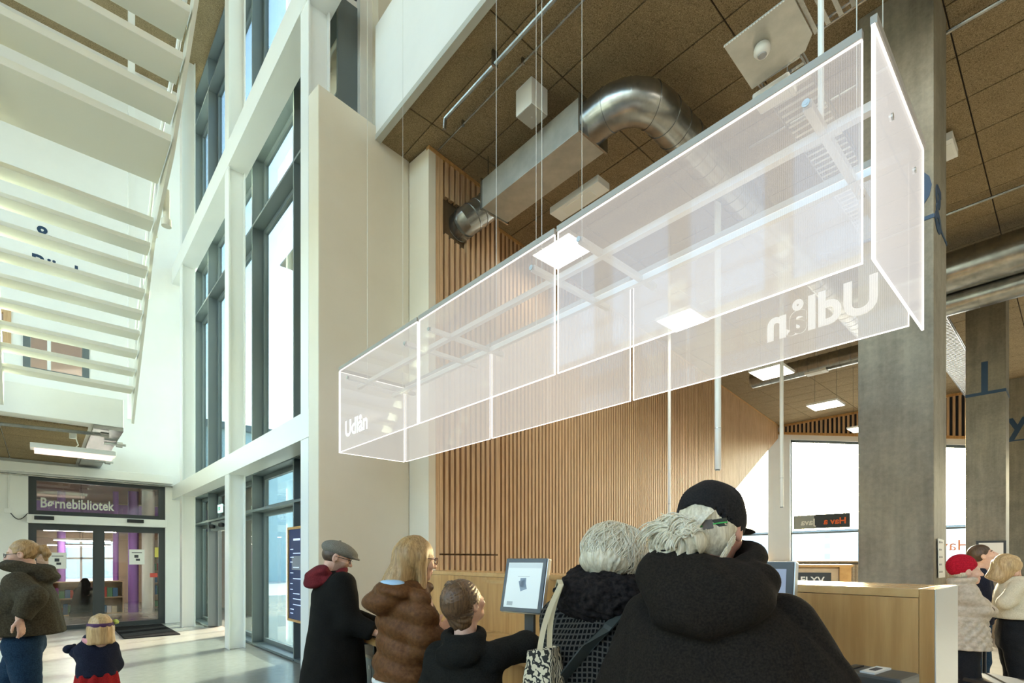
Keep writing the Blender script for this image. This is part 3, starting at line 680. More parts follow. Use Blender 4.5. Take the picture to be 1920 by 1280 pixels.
# balustrade posts and handrail on the hall side
rail = []
for f in (0.0, 0.33, 0.66, 1.0):
    y = low1.y+0.3+(low0.y-low1.y)*f; z = 4.2+(low0.z-low1.z)*f
    MB().box((SX+0.035, y-0.02, z-0.1), (SX+0.06, y+0.02, z+0.95)).build('baluster', white_steel, st); rail.append((SX+0.05, y, z+0.97))
rail += [(SX+0.05, l_near.y+0.1, l_near.z+1.05), (SX+0.05, l_near.y+dy*6, l_near.z+dz*6+1.05)]
MB().tube(rail, 0.022, 8).build('handrail', white_steel, st, smooth=True)
pj = UX(312, 400, SX+0.08)
MB().cyl(pj+Vector((0, 0, -0.08)), pj+Vector((0, 0, 0.28)), 0.035, 10).cyl(pj+Vector((0, 0, -0.16)), pj+Vector((0, 0, -0.08)), 0.055, 10).build('bracket', stair_paint, st, smooth=True)

# ================================================================== COUNTER, WORKTOPS, KIOSKS
Cd = Vector((RX*-0.577+FX*0.817, RY*-0.577+FY*0.817, 0)).normalized()    # along the counter, away from the viewer
Cn = Vector((Cd.y, -Cd.x, 0)); Cn = Cn if Cn.dot(W(0.817, 0.577)) > 0 else -Cn   # behind the counter
CT = 1.446
F0 = W(1.48, 1.885)
def cp(t, n=0.0, z=0.0): p = F0+Cd*t+Cn*n; return Vector((p.x, p.y, z))
def cbox(mb, t0, t1, n0, n1, z0, z1): return mb.prism([tuple(cp(t0, n0)[:2]), tuple(cp(t1, n0)[:2]), tuple(cp(t1, n1)[:2]), tuple(cp(t0, n1)[:2])], z0, z1)
LC = 4.35
ctr = thing('service_counter', 'long oak veneered lending counter with a pale top', 'counter', cp(2, 0.25))
for i in range(5):
    t0, t1 = i*LC/5, (i+1)*LC/5
    cbox(MB(), t0+0.0012, t1-0.0012, 0.0, 0.02, 0.0, CT-0.034).build('front_panel', ply, ctr)
_s = 0.46/Cn.x; _tr = _s*Cd.x
def cpoly(n0, n1): return [tuple(cp(n0*Cd.x/Cn.x, n0)[:2]), tuple(cp(LC, n0)[:2]), tuple(cp(LC, n1)[:2]), tuple(cp(n1*Cd.x/Cn.x, n1)[:2])]
MB().prism(cpoly(0.02, 0.44), 0.0, CT-0.035).build('carcass', ply, ctr)
MB().prism(cpoly(-0.003, 0.455), CT-0.032, CT).build('counter_top', ply_top, ctr, bevel=0.002)
Bd = Vector((1, 0, 0)); e0 = cp(0.0, 0.0); e1 = e0+Bd*0.485
MB().prism([tuple((e0)[:2]), tuple(e1[:2]), tuple((e1-Cd*0.045)[:2]), tuple((e0-Cd*0.045)[:2])], 0, CT).build('end_panel', [ply][0], ctr, bevel=0.002)
MB().prism([tuple((e0-Cd*0.0455+Bd*0.004)[:2]), tuple((e1-Cd*0.0455)[:2]), tuple((e1-Cd*0.049)[:2]), tuple((e0-Cd*0.049+Bd*0.004)[:2])], 0, CT-0.001).build('end_facing', simple('grey_laminate', (0.62, 0.60, 0.55), 0.4), ctr)
# small routed notch with label on the veneer
cbox(MB(), 2.62, 2.98, -0.004, 0.0, CT-0.085, CT-0.055).build('label_strip', ply_top, ctr)
wt1 = thing('worktop', 'oak worktop in front of the counter under the boy\'s arm', 'worktop', cp(1.6, -0.3, 0.93))
cbox(MB(), 0.15, 2.75, -0.50, -0.002, 0.93, 0.98).build('top_board', ply_top, wt1, bevel=0.003)
cbox(MB(), 0.25, 2.72, -0.42, -0.39, 0.02, 0.93).build('apron_panel', ply, wt1)
for t in (0.3, 1.5, 2.68): cbox(MB(), t, t+0.03, -0.39, -0.002, 0.02, 0.93).build('leg_panel', ply, wt1)
wt2 = thing('worktop', 'deeper oak worktop under the flat-cap man\'s hand', 'worktop', cp(3.4, -0.5, 0.93))
cbox(MB(), 2.78, 3.98, -0.95, -0.002, 0.93, 0.98).build('top_board', ply_top, wt2, bevel=0.003)
for t in (2.8, 3.35, 3.9): cbox(MB(), t, t+0.03, -0.80, -0.04, 0.79, 0.93).build('support_panel', frame_dark, wt2)
lk = thing('locker_cabinet', 'grey locker cabinet with small locks under the deeper worktop', 'cabinet', cp(3.4, -0.4, 0))
cbox(MB(), 2.78, 4.05, -0.83, -0.03, 0.76, 0.785).build('cabinet_top', shelf_wood, lk)
lockg = simple('locker_grey', (0.20, 0.215, 0.20), 0.5)
cbox(MB(), 2.80, 4.03, -0.78, -0.03, 0.03, 0.76).build('body', lockg, lk)
for i in range(4):
    d = cbox(MB(), 2.805+i*0.305, 3.10+i*0.305, -0.80, -0.782, 0.05, 0.75).build('door', lockg, lk)
    cbox(MB(), 2.83+i*0.305, 2.85+i*0.305, -0.806, -0.80, 0.66, 0.69).build('lock', steel, d)
def kiosk(name, label, c_t, c_n, zc, w, h, tilt, screen, yaw=0.0, post=True):
    """portrait touch monitor facing the customer (-Cn)"""
    base = cp(c_t, c_n, 0.98); r = thing(name, label, 'monitor', base)
    f = (-Cn); f = Matrix.Rotation(yaw, 3, 'Z') @ f; right = f.cross(Vector((0,0,1))); 
    n = (f*math.cos(tilt)+Vector((0,0,1))*math.sin(tilt)).normalized(); up = right.cross(n)*1.0
    up = n.cross(right) if n.cross(right).z > 0 else right.cross(n)
    c = cp(c_t, c_n, zc)
    MB().obox(c-n*0.02, right, up, n, w/2+0.004, h/2+0.004, 0.018).build('back_shell', steel, r, bevel=0.006)
    MB().obox(c+n*0.003, right, up, n, w/2, h/2, 0.006).build('bezel', simple('bezel_grey', (0.045, 0.052, 0.06), 0.35) if 'bezel_grey' not in MATS else MATS['bezel_grey'], r, bevel=0.003)
    s = MB().obox(c+n*0.0095, right, up, n, w/2-0.025, h/2-0.028, 0.001).build('screen', screen, r)
    if post:
        MB().obox(cp(c_t, c_n+0.05, (0.98+zc)/2), right, Vector((0,0,1)), f, 0.035, (zc-0.98)/2, 0.012).build('post', frame_dark, r)
        MB().obox(cp(c_t, c_n+0.02, 0.987), right, Vector((0,0,1)), f, 0.12, 0.007, 0.09).build('base', frame_dark, r, bevel=0.003)
    return r, s, c, n, right, up
scr = emissive('screen_pale', (0.60, 0.67, 0.65), 0.30); scr2 = emissive('screen_blue', (0.10, 0.13, 0.22), 0.6)
pk = UD(982, 1097, 3.28); tk = (pk-F0).dot(Cd); nk = (pk-F0).dot(Cn)
k1, s1, kc, kn, kr, ku = kiosk('touch_monitor', 'portrait touch monitor showing a pale page with a grey-blue sheet', tk, nk, pk.z, 0.315, 0.345, 0.22, scr, yaw=0.30)
sg = emissive('screen_sheet', (0.22, 0.29, 0.36), 0.15); sl = emissive('screen_line', (0.35, 0.40, 0.40), 0.2); sb = emissive('screen_band', (0.5, 0.56, 0.56), 0.25)
def on_screen(px_, py_, w, h, rot, mat, nm, off=0.0115):
    a = kr*math.cos(rot)+ku*math.sin(rot); b = -kr*math.sin(rot)+ku*math.cos(rot)
    MB().obox(kc+kn*off+kr*px_+ku*py_, a, b, kn, w/2, h/2, 0.0004).build(nm, mat, s1)
sgn = 1 if kr.dot(W(1, 0)) > 0 else -1
on_screen(0, 0.125, 0.255, 0.03, 0, sb, 'header_band'); on_screen(0.0, 0.0, 0.05, 0.068, 0.35*sgn, sg, 'sheet_icon'); on_screen(0.0, 0.015, 0.045, 0.062, 0.05*sgn, sg, 'sheet_icon')
on_screen(0, 0.055, 0.09, 0.003, 0, sl, 'text_line'); on_screen(-0.085*sgn, -0.12, 0.045, 0.025, 0, sl, 'button_icon')
pk2 = UD(1432, 1117, 2.05); k2, s2, kc2, kn2, kr2, ku2 = kiosk('touch_monitor', 'dark touch monitor half hidden by the shoulder of the man in the cap', (pk2-F0).dot(Cd), (pk2-F0).dot(Cn), pk2.z, 0.215, 0.27, 0.12, emissive('screen_dim', (0.22, 0.25, 0.32), 0.4), yaw=0.15)
# small devices on the worktops
pd = UD(715, 1180, 3.85)
o = thing('card_reader', 'small black card reader on the deeper worktop behind the flat-cap man\'s hand', 'device', (pd.x, pd.y, 0.98))
q = pd; MB().obox((q.x, q.y, 1.0), Cd, Cn, (0,0,1), 0.10, 0.06, 0.02).build('body', black, o, bevel=0.006); MB().obox((q.x, q.y, 1.022), Cd, Cn, (0,0,1), 0.07, 0.035, 0.002).build('pad', frame_grey, o)
pd = W(0.30, 2.62)
br = thing('book_return', 'dark grey self-service return box with a label beside the cap man\'s elbow', 'device', W(1.16, 1.72))
bc = (UD(1642, 1262, 1.78)); 
MB().obox((bc.x, bc.y, 0.59), Cd, Cn, (0,0,1), 0.10, 0.085, 0.58).build('housing', simple('return_box', (0.07, 0.07, 0.065), 0.45), br, bevel=0.01)
MB().obox((bc.x, bc.y, 1.173), Cd, Cn, (0,0,1), 0.022, 0.07, 0.003).build('label_plate', paper, br)
MB().obox((bc.x-Cd.x*-0.004, bc.y, 1.1765), Cd, Cn, (0,0,1), 0.010, 0.03, 0.001).build('label_print', ink, br)
MB().obox((bc.x+Cd.x*0.06, bc.y+Cd.y*0.06, 1.172), Cd, Cn, (0,0,1), 0.006, 0.05, 0.003).build('slot', black, br)
# notice hung on the column
pn = UY(1762, 1052, 0.92); 
no = thing('notice_sheet', 'long paper notice hanging on the thick concrete column', 'notice', pn)
MB().slab([UY(1759, 1009, 0.91), UY(1770, 1012, 0.91), UY(1772, 1082, 0.91), UY(1760, 1083, 0.91)], (0, 0.004, 0)).build('sheet', paper, no)
for k in range(5): a = UY(1762, 1016+k*14, 0.905); MB().box((a.x, 0.905, a.z-0.008), (a.x+0.16-0.05*(k % 2), 0.908, a.z+0.008)).build('print', simple('print_grey', (0.35, 0.35, 0.35), 0.7) if 'print_grey' not in MATS else MATS['print_grey'], no)
# sideboard and framed poster behind the counter
sb_p0, sb_p1 = UD(1452, 1087, 6.6), UD(1578, 1087, 6.3)
bx = (sb_p0+sb_p1)/2
sbd = thing('glass_cabinet', 'pale wooden cabinet with a framed poster door behind the counter', 'cabinet', (bx.x, bx.y, 0))
ud = (sb_p1-sb_p0); ud.z = 0; hw = ud.length/2; ud.normalize(); vd = Vector((-ud.y, ud.x, 0)); vd = vd if vd.dot(W(0, 1)) > 0 else -vd
zt = UD(1515, 1058, 6.45).z
def sbox(mb, a, b, c, d, z0, z1): o_ = Vector((bx.x, bx.y, 0)); return mb.prism([tuple((o_+ud*a+vd*c)[:2]), tuple((o_+ud*b+vd*c)[:2]), tuple((o_+ud*b+vd*d)[:2]), tuple((o_+ud*a+vd*d)[:2])], z0, z1)
sbox(MB(), -hw, hw+0.12, 0, 0.5, zt-0.03, zt).build('top_board', ply_top, sbd); sbox(MB(), hw-0.02, hw+0.10, 0.0, 0.5, 0, zt-0.03).build('side_panel', ply_top, sbd)
sbox(MB(), -hw, hw-0.02, 0.06, 0.5, 0, zt-0.03).build('body', shelf_wood, sbd); 
for a, b in ((-hw, -0.18), (-0.16, hw-0.03)): sbox(MB(), a, b, 0.04, 0.06, 0.1, zt-0.05).build('door', shelf_wood, sbd)
pst = thing('poster', 'small dark poster headed FLYV on the cabinet behind the counter', 'poster', (bx.x, bx.y, zt-0.5))
sbox(MB(), -0.10, 0.26, 0.028, 0.038, zt-0.55, zt-0.10).build('sheet', frame_dark, pst)
oo = Vector((bx.x, bx.y, 0))+ud*-0.075+vd*0.025; add_text('lettering', 'FLYV', 0.105, (oo.x, oo.y, zt-0.225), ud, (0,0,1), paper, pst, 0.001, 0.02, 1.0, sx=1.15)
# radiator under the far window
rd = thing('radiator', 'long pale ribbed radiator under the far window', 'radiator', (XW-0.3, 5.5, 0.2))
MB().box((XW-0.28, 2.4, 0.25), (XW-0.2, 8.0, 1.4)).build('plate', shelf_wood, rd)
for i in range(46): MB().box((XW-0.33, 2.45+i*0.12, 0.25), (XW-0.28, 2.50+i*0.12, 1.4)).build('fin', shelf_wood, rd)
# low far-right oak cabinet
pc_ = UD(1908, 1140, 9.0); fc = thing('oak_cabinet', 'oak cabinet partly visible beside the woman in the cream jumper', 'cabinet', (pc_.x, pc_.y, 0))
MB().box((pc_.x-0.2, pc_.y-1.2, 0.0), (pc_.x+0.4, pc_.y+0.18, 1.2)).build('body', ply, fc, bevel=0.006); MB().box((pc_.x-0.22, pc_.y-1.22, 1.2), (pc_.x+0.42, pc_.y+0.2, 1.24)).build('top_board', ply_top, fc); MB().box((pc_.x-0.215, pc_.y-1.15, 0.08), (pc_.x-0.2, pc_.y+0.12, 1.15)).build('door', ply, fc)
# framed picture on the second column
pf_ = UX(1858, 1040, 13.93); o = thing('framed_print', 'small dark framed print on the concrete column with the letter L', 'picture', pf_)
MB().box((13.925, pf_.y-0.22, pf_.z-0.3), (13.95, pf_.y+0.22, pf_.z+0.28)).build('frame', black, o); MB().box((13.92, pf_.y-0.18, pf_.z-0.26), (13.926, pf_.y+0.18, pf_.z+0.24)).build('print', paper, o)

# ================================================================== INFORMATION SCREENS ON THE WINDOW WALL
def infoscreen(y0, y1, z0, z1, x, label, seed):
    r = thing('info_screen', label, 'screen', (x, (y0+y1)/2, z0)); f = MB(); w = 0.035
    f.box((x-0.05, y0, z0), (x+0.03, y0+w, z1)).box((x-0.05, y1-w, z0), (x+0.03, y1, z1)).box((x-0.05, y0+w, z0), (x+0.03, y1-w, z0+w)).box((x-0.05, y0+w, z1-w), (x+0.03, y1-w, z1))
    f.build('frame', ply, r)
    MB().box((x+0.02, (y0+y1)/2-0.15, z0+0.4), (XG, (y0+y1)/2+0.15, z0+0.7)).build('wall_mount', frame_dark, r)
    s = MB().box((x-0.035, y0+w, z0+w), (x+0.02, y1-w, z1-w)).build('screen', emissive('info_blue', (0.012, 0.022, 0.06), 0.7) if 'info_blue' not in MATS else MATS['info_blue'], r)
    tx = emissive('info_text', (0.5, 0.58, 0.8), 0.55) if 'info_text' not in MATS else MATS['info_text']
    rnd = random.Random(seed); yl = y1-w-0.06
    MB().box((x-0.038, yl-0.38, z1-0.2), (x-0.036, yl-0.12, z1-0.17)).build('text_line', tx, s)
    z = z1-0.33
    while z > z0+0.1:
        ind = rnd.choice((0.0, 0.11)); ln = rnd.uniform(0.08, 0.14) if ind == 0 else rnd.uniform(0.15, 0.36)
        MB().box((x-0.038, yl-ind-ln, z), (x-0.036, yl-ind, z+0.012)).build('text_line', tx, s); z -= rnd.uniform(0.055, 0.085)
    MB().box((x-0.0375, y0+w+0.12, z1-0.62), (x-0.0365, y1-w-0.12, z1-0.42)).build('picture_tile', emissive('info_tile', (0.10, 0.12, 0.14), 0.6) if 'info_tile' not in MATS else MATS['info_tile'], s)
d0, d1 = UX(545, 989, 2.74), UX(583, 984, 2.74); zb_ = UX(545, 1162, 2.74).z
infoscreen(d1.y, d0.y, zb_, d0.z, 2.74, 'tall portrait information screen in an oak frame behind the flat-cap man', 3)
e0_ = UX(583, 968, 2.80); infoscreen(6.35, d1.y-0.05, zb_+0.2, UX(583, 968, 2.74).z, 2.80, 'second information screen tucked behind the wing wall edge', 4)
# ================================================================== HANGING EDGE-LIT SIGN BOX
def mk_acrylic(name='edge_lit_acrylic', f0=0.27, f1=0.40, E=None):
    m, t, b = nodes(name); t.nodes.remove(b); out_ = t.nodes['Material Output']
    v = coords(t, (1, 1, 1)); wv = t.nodes.new('ShaderNodeTexWave'); wv.wave_type = 'BANDS'; wv.bands_direction = 'DIAGONAL'
    wv.inputs['Scale'].default_value = 1.0
    mp = coords(t, (70, 70, 0)); t.links.new(mp, wv.inputs['Vector'])
    tr = t.nodes.new('ShaderNodeBsdfTransparent'); tr.inputs[0].default_value = (0.97, 0.97, 0.965, 1)
    em = t.nodes.new('ShaderNodeEmission'); em.inputs[0].default_value = (1.0, 0.965, 0.93, 1); em.inputs[1].default_value = E or ACR_E
    df = t.nodes.new('ShaderNodeBsdfTranslucent'); df.inputs[0].default_value = (0.9, 0.9, 0.88, 1)
    gl = t.nodes.new('ShaderNodeBsdfGlossy'); gl.inputs['Roughness'].default_value = 0.03
    ad = t.nodes.new('ShaderNodeMixShader'); ad.inputs[0].default_value = 0.25; t.links.new(em.outputs[0], ad.inputs[1]); t.links.new(df.outputs[0], ad.inputs[2])
    fac = t.nodes.new('ShaderNodeMapRange'); t.links.new(wv.outputs['Fac'], fac.inputs[0]); fac.inputs[3].default_value = f0; fac.inputs[4].default_value = f1
    m1 = t.nodes.new('ShaderNodeMixShader'); t.links.new(fac.outputs[0], m1.inputs[0]); t.links.new(tr.outputs[0], m1.inputs[1]); t.links.new(ad.outputs[0], m1.inputs[2])
    m2 = t.nodes.new('ShaderNodeMixShader'); t.links.new(schlick(t, 0.035, 0.9), m2.inputs[0]); t.links.new(m1.outputs[0], m2.inputs[1]); t.links.new(gl.outputs[0], m2.inputs[2])
    t.links.new(m2.outputs[0], out_.inputs[0]); return m
ACR_E = 0.60
acrylic = mk_acrylic(); acrylic_end = mk_acrylic('edge_lit_acrylic_end', 0.62, 0.72, 0.95); rail_grey = simple('sign_top_profile', (0.33, 0.31, 0.28), 0.45, 0.3); edge_glow = emissive('acrylic_edge_glow', (1.0, 0.95, 0.88), 1.3)
alu = simple('aluminium_rail', (0.72, 0.72, 0.70), 0.35, 0.6)
sx0, sx1, sy0, sy1, sz0, sz1 = 2.47, 3.315, 0.59, 5.60, 2.76, 3.665
sg_ = thing('hanging_sign', 'long hanging box sign of glowing clear acrylic panels above the counter', 'sign', ((sx0+sx1)/2, (sy0+sy1)/2, sz1))
th = 0.008
def panel(a, b, nm='acrylic_panel'):
    o = MB().box(a, b).build(nm, acrylic, sg_)
    (x0, y0, z0), (x1, y1, z1) = a, b; e = 0.004; m = MB()
    if x1-x0 < y1-y0:
        m.box((x0-0.001, y0, z0-e), (x1+0.001, y1, z0)); m.box((x0-0.001, y0-e, z0-e), (x1+0.001, y0, z1)); m.box((x0-0.001, y1, z0-e), (x1+0.001, y1+e, z1))
        m.box((x0-0.001, y0, z1), (x1+0.001, y1, z1+e)); 
        MB().box((x0-0.008, y0-e, z1+e), (x1+0.008, y1+e, z1+0.04)).build('top_profile', rail_grey, o)
    else:
        m.box((x0, y0-0.001, z0-e), (x1, y1+0.001, z0)); m.box((x0-e, y0-0.001, z0-e), (x0, y1+0.001, z1)); m.box((x1, y0-0.001, z0-e), (x1+e, y1+0.001, z1)); m.box((x0, y0-0.001, z1), (x1, y1+0.001, z1+e))
        MB().box((x0-e, y0-0.008, z1+e), (x1+e, y1+0.008, z1+0.04)).build('top_profile', rail_grey, o)
    m.build('glowing_edge', edge_glow, o); return o
cut = [sy0, 2.295, 3.955, sy1]
for i in range(3):
    panel((sx0, cut[i]+0.016, sz0), (sx0+th, cut[i+1]-0.016, sz1)); pb_ = panel((sx1-th, cut[i]+0.016, sz0), (sx1, cut[i+1]-0.016, sz1))
    if i == 0: back0 = pb_
ep = panel((sx0-0.03, sy0-0.03-th, sz0-0.02), (sx1+0.05, sy0-0.03, sz1), 'end_panel'); ep.data.materials[0] = acrylic_end; panel((sx0+0.01, sy1+0.012, sz0), (sx1-0.01, sy1+0.012+th, sz1), 'end_panel')
for o in bpy.data.objects: pass
# thick bright front edge of the near end panel
MB().box((sx0-0.042, sy0-0.032-th, sz0-0.02), (sx0-0.030, sy0-0.028, sz1)).build('edge_strip', edge_glow, sg_)
for x in (2.70, 3.15):
    MB().box((x-0.02, sy0-0.02, 3.515), (x+0.02, sy1, 3.555)).build('long_rail', alu, sg_)
for y in (0.81, 2.10, 2.52, 3.78, 4.18, 5.38):
    MB().box((sx0+th, y-0.018, 3.52), (sx1-th, y+0.018, 3.556)).build('cross_rail', alu, sg_)
    for x, dx in ((sx0-0.004, -0.006), (sx1, 0.006)): MB().cyl((x, y, 3.538), (x+dx, y, 3.538), 0.017, 14).cyl((x+dx, y, 3.538), (x+dx*1.15, y, 3.538), 0.008, 10).build('fixing', steel, sg_)
for y in (0.40,):
    for x in (2.70, 3.15): MB().cyl((x, sy0-0.045, 3.45), (x, sy0-0.039, 3.45), 0.015, 12).build('fixing', steel, sg_)
lit_letter = simple('white_sign_lettering', (0.86, 0.84, 0.79), 0.6, emit=(1, 0.96, 0.9), es=0.25)
add_text('lettering', 'Udlån', 0.27, (sx1+0.003, 0.73, 2.90), (0, 1, 0), (0, 0, 1), lit_letter, sg_, 0.003, 0.03, 1.0, sx=0.92)
add_text('lettering', 'Udlån', 0.24, (sx0-0.004, 5.44, 2.90), (0, -1, 0), (0, 0, 1), lit_letter, sg_, 0.002, 0.025, 1.0, sx=0.95)
for x in (2.70, 3.15):
    for y in (0.68, 2.65, 3.16, 5.38):
        MB().tube([(x, y, 3.55), (x, y, 13.2)], 0.0022, 5).build('suspension_wire', simple('wire_grey', (0.66, 0.66, 0.62), 0.4) if 'wire_grey' not in MATS else MATS['wire_grey'], sg_)
o = MB().tube([(2.72, 0.83, 3.56), (2.72, 0.83, 13.2)], 0.013, 10).build('cable_tube', white_steel, sg_)

# ================================================================== DUCTS AND CEILING FITTINGS
def ringed(name, label, cat, path, r, every=0.22, mat=galv, n=24, group=None):
    P = [Vector(p) for p in path]; ob = thing(name, label, cat, P[0], group=group)
    MB().tube(P, r, n).build('duct_tube', mat, ob, smooth=True)
    acc = 0
    for a, b in zip(P[:-1], P[1:]):
        L = (b-a).length; d = (b-a).normalized(); s = every-acc
        while s < L:
            c = a+d*s; MB().tube([c-d*0.006, c+d*0.006], r+0.006, n).build('seam_ring', mat, ob, smooth=True); s += every
        acc = L-(s-every)
    return ob
bx0, bx1, by0, by1, bz0_, bz1_ = 4.44, 4.90, 3.76, 5.50, 6.34, 6.72
galv_sheet = textured('galvanised_sheet', (0.40, 0.40, 0.37), (0.50, 0.50, 0.46), nscale=4, rough=0.42, bstr=0.02, metal=0.55)
sil = thing('duct_silencer', 'rectangular galvanised duct silencer hung below the ceiling', 'duct', ((bx0+bx1)/2, 4.6, bz0_))
MB().box((bx0, by0, bz0_), (bx1, by1, bz1_)).build('casing', galv_sheet, sil, bevel=0.006)
for y in (by0, by1): MB().box((bx0-0.02, y-0.012, bz0_-0.02), (bx1+0.02, y+0.012, bz1_+0.02)).build('flange', galv, sil)
for (x, y) in ((bx0+0.03, by1-0.1), (bx1-0.03, by0+0.2)): MB().cyl((x, y, bz1_), (x, y, ZC), 0.008, 6).build('threaded_rod', galv, sil)
cxm, czm = (bx0+bx1)/2-0.02, (bz0_+bz1_)/2
wp = pt(pC, 0.60, 0.0)
ringed('round_duct', 'short round spiral duct from the silencer into the oak slats', 'duct', [(cxm, by1, czm), (cxm-0.02, by1+0.12, czm-0.03), (wp.x-0.02, 5.74, 6.22), (wp.x-0.02, 5.90, 6.21)], 0.185, 0.14)
arc = [(cxm, by0, czm), (cxm, by0-0.18, czm)]
for k in range(1, 7):
    g = math.radians(15*k); R_ = 0.42; arc.append((cxm+R_*(1-math.cos(g)), by0-0.18-R_*math.sin(g), czm))
yb2 = arc[-1][1]
ringed('round_duct', 'round spiral duct elbow turning from the silencer across the hall', 'duct', arc+[(arc[-1][0]+0.1, yb2, czm), (14.2, yb2, czm), (14.5, yb2+0.1, czm), (14.6, yb2+0.4, czm), (14.6, yb2+3.0, czm)], 0.215, 0.235)
ringed('round_duct', 'fat round spiral duct crossing high behind the thick column', 'duct', [(11.6, -6, 6.5), (11.6, 2.9, 6.5)], 0.33, 0.45)
ringed('round_duct', 'slimmer round duct just below the fat one behind the thick column', 'duct', [(11.95, -6, 6.10), (11.95, 2.9, 6.10)], 0.20, 0.45)
def pipe(label, a, b, r, mat=galv, tail=None, name='conduit_pipe', clips=0):
    a, b = Vector(a), Vector(b); o = thing(name, label, 'pipe', a)
    m = MB().tube([a, b]+([b+Vector(tail)] if tail else []), r, 8); m.build('tube', mat, o, smooth=True)
    for k in range(clips):
        c = a+(b-a)*((k+0.5)/clips); MB().box((c.x-r*1.6, c.y-0.012, c.z-r*1.3), (c.x+r*1.6, c.y+0.012, ZC)).build('clip', galv, o)
    return o
q0, q1 = UZ(835, 222, 6.86), UZ(1040, 0, 6.86)
pipe('galvanised sprinkler pipe with a bent end under the wood wool ceiling', (q1.x, -4.0, 6.86), (q0.x, q0.y, 6.86), 0.022, tail=(0, 0.02, -0.12), clips=5)
q0 = UZ(822, 283, 6.94); pipe('thin galvanised conduit clipped to the ceiling beside the sprinkler pipe', (q0.x, -4.0, 6.95), (q0.x, q0.y, 6.95), 0.011, clips=9)
for (px, py, qx, qy, lb) in ((1778, 60, 1885, 0, 'ceiling conduit high behind the thick column'), (1776, 402, 1918, 345, 'ceiling conduit above the fat round duct')):
    a, b = UZ(px, py, 6.93), UZ(qx, qy, 6.93); pipe('galvanised '+lb, (a.x, a.y+2, 6.93), (a.x, -7, 6.93), 0.02)
c_ = UZ(997, 215, 6.72)
spk = thing('ceiling_speaker', 'small white cube speaker on the wood wool ceiling', 'speaker', (c_.x, c_.y, ZC))
MB().box((c_.x-0.13, c_.y-0.13, 6.70), (c_.x+0.13, c_.y+0.13, ZC)).build('body', white, spk, bevel=0.005); MB().box((c_.x-0.125, c_.y-0.125, 6.692), (c_.x+0.125, c_.y+0.125, 6.70)).build('grille', simple('grille_grey', (0.42, 0.41, 0.37), 0.7), spk); MB().cyl((c_.x, c_.y, 6.688), (c_.x, c_.y, 6.693), 0.012, 10).build('badge', steel, spk)
# panel luminaires
def panel_lamp(quad, z, label, frame_h=0.05):
    P = [UZ(px, py, z) for px, py in quad]; xs_ = [p.x for p in P]; ys_ = [p.y for p in P]
    cx, cy = sum(xs_)/4, sum(ys_)/4; hx = (max(xs_)-min(xs_))/2*0.94; hy = (max(ys_)-min(ys_))/2*0.94
    o = thing('pendant_panel_lamp', label, 'lamp', (cx, cy, z), group='pendant panel lamps over the hall')
    MB().box((cx-hx, cy-hy, z), (cx+hx, cy+hy, z+frame_h)).build('housing', white, o, bevel=0.004)
    MB().box((cx-hx+0.02, cy-hy+0.02, z-0.004), (cx+hx-0.02, cy+hy-0.02, z)).build('diffuser', lamp_panel, o)
    for s_ in (-1, 1): MB().tube([(cx, cy+s_*hy*0.7, z+frame_h), (cx, cy+s_*hy*0.7, ZC)], 0.003, 5).build('wire', black, o)
    return o
panel_lamp([(998, 477), (1073, 430), (1102, 477), (1050, 504)], 6.55, 'pendant panel lamp glowing through the middle panels of the sign')
panel_lamp([(1228, 603), (1293, 577), (1333, 598), (1268, 625)], 5.5, 'pendant panel lamp glowing through the lower edge of the sign')
panel_lamp([(1403, 700), (1462, 682), (1492, 697), (1432, 714)], 5.5, 'pendant panel lamp just below the mirrored lettering')
panel_lamp([(1511, 763), (1570, 749), (1585, 758), (1528, 771)], 5.5, 'pendant panel lamp nearest the far slat frieze')
panel_lamp([(1587, 805), (1630, 797), (1640, 805), (1600, 812)], 5.2, 'pendant panel lamp half hidden by the thick column')
for (x, y, lb) in ((6.5, -2.0, 'first'), (6.5, -5.0, 'second'), (10.5, -3.5, 'third'), (14.5, -3.5, 'fourth'), (4.6, 0.6, 'fifth')):  # unseen lamps added to light the hall, built like its panel lamps
    o = thing('pendant_panel_lamp', 'added fill lamp like the hall panels, outside the view, %s from the stair' % lb, 'lamp', (x, y, 5.5), group='pendant panel lamps over the hall')
    MB().box((x-0.45, y-0.45, 5.5 if y < 0 else 6.6), (x+0.45, y+0.45, 5.55 if y < 0 else 6.65)).build('housing', white, o); z_ = 5.5 if y < 0 else 6.6
    MB().box((x-0.43, y-0.43, z_-0.004), (x+0.43, y+0.43, z_)).build('diffuser', lamp_panel, o)
    for s_ in (-1, 1): MB().tube([(x, y+s_*0.3, z_+0.05), (x, y+s_*0.3, ZC)], 0.003, 5).build('wire', black, o)
# hanging white power tubes
def htube(px, yb, d, r, label):
    p = UD(px, yb, d); o = thing('hanging_tube', label, 'tube', (p.x, p.y, ZC))
    MB().cyl((p.x, p.y, p.z), (p.x, p.y, ZC), r, 14).build('tube', white_steel, o, smooth=True); MB().cyl((p.x, p.y, p.z-0.012), (p.x, p.y, p.z), r*0.8, 12).build('end_cap', frame_grey, o)
    MB().cyl((p.x, p.y, p.z+0.55), (p.x, p.y, p.z+0.56), r*1.05, 14).build('joint_ring', steel, o)
htube(1346, 880, 7.0, 0.043, 'white hanging power tube ending in front of the oak slats, above the cap'); htube(1465.5, 950, 10.0, 0.036, 'white hanging power tube in front of the far window edge'); htube(1255, 1003, 9.2, 0.027, 'slimmest of the three white hanging tubes, before the long oak slat wall')
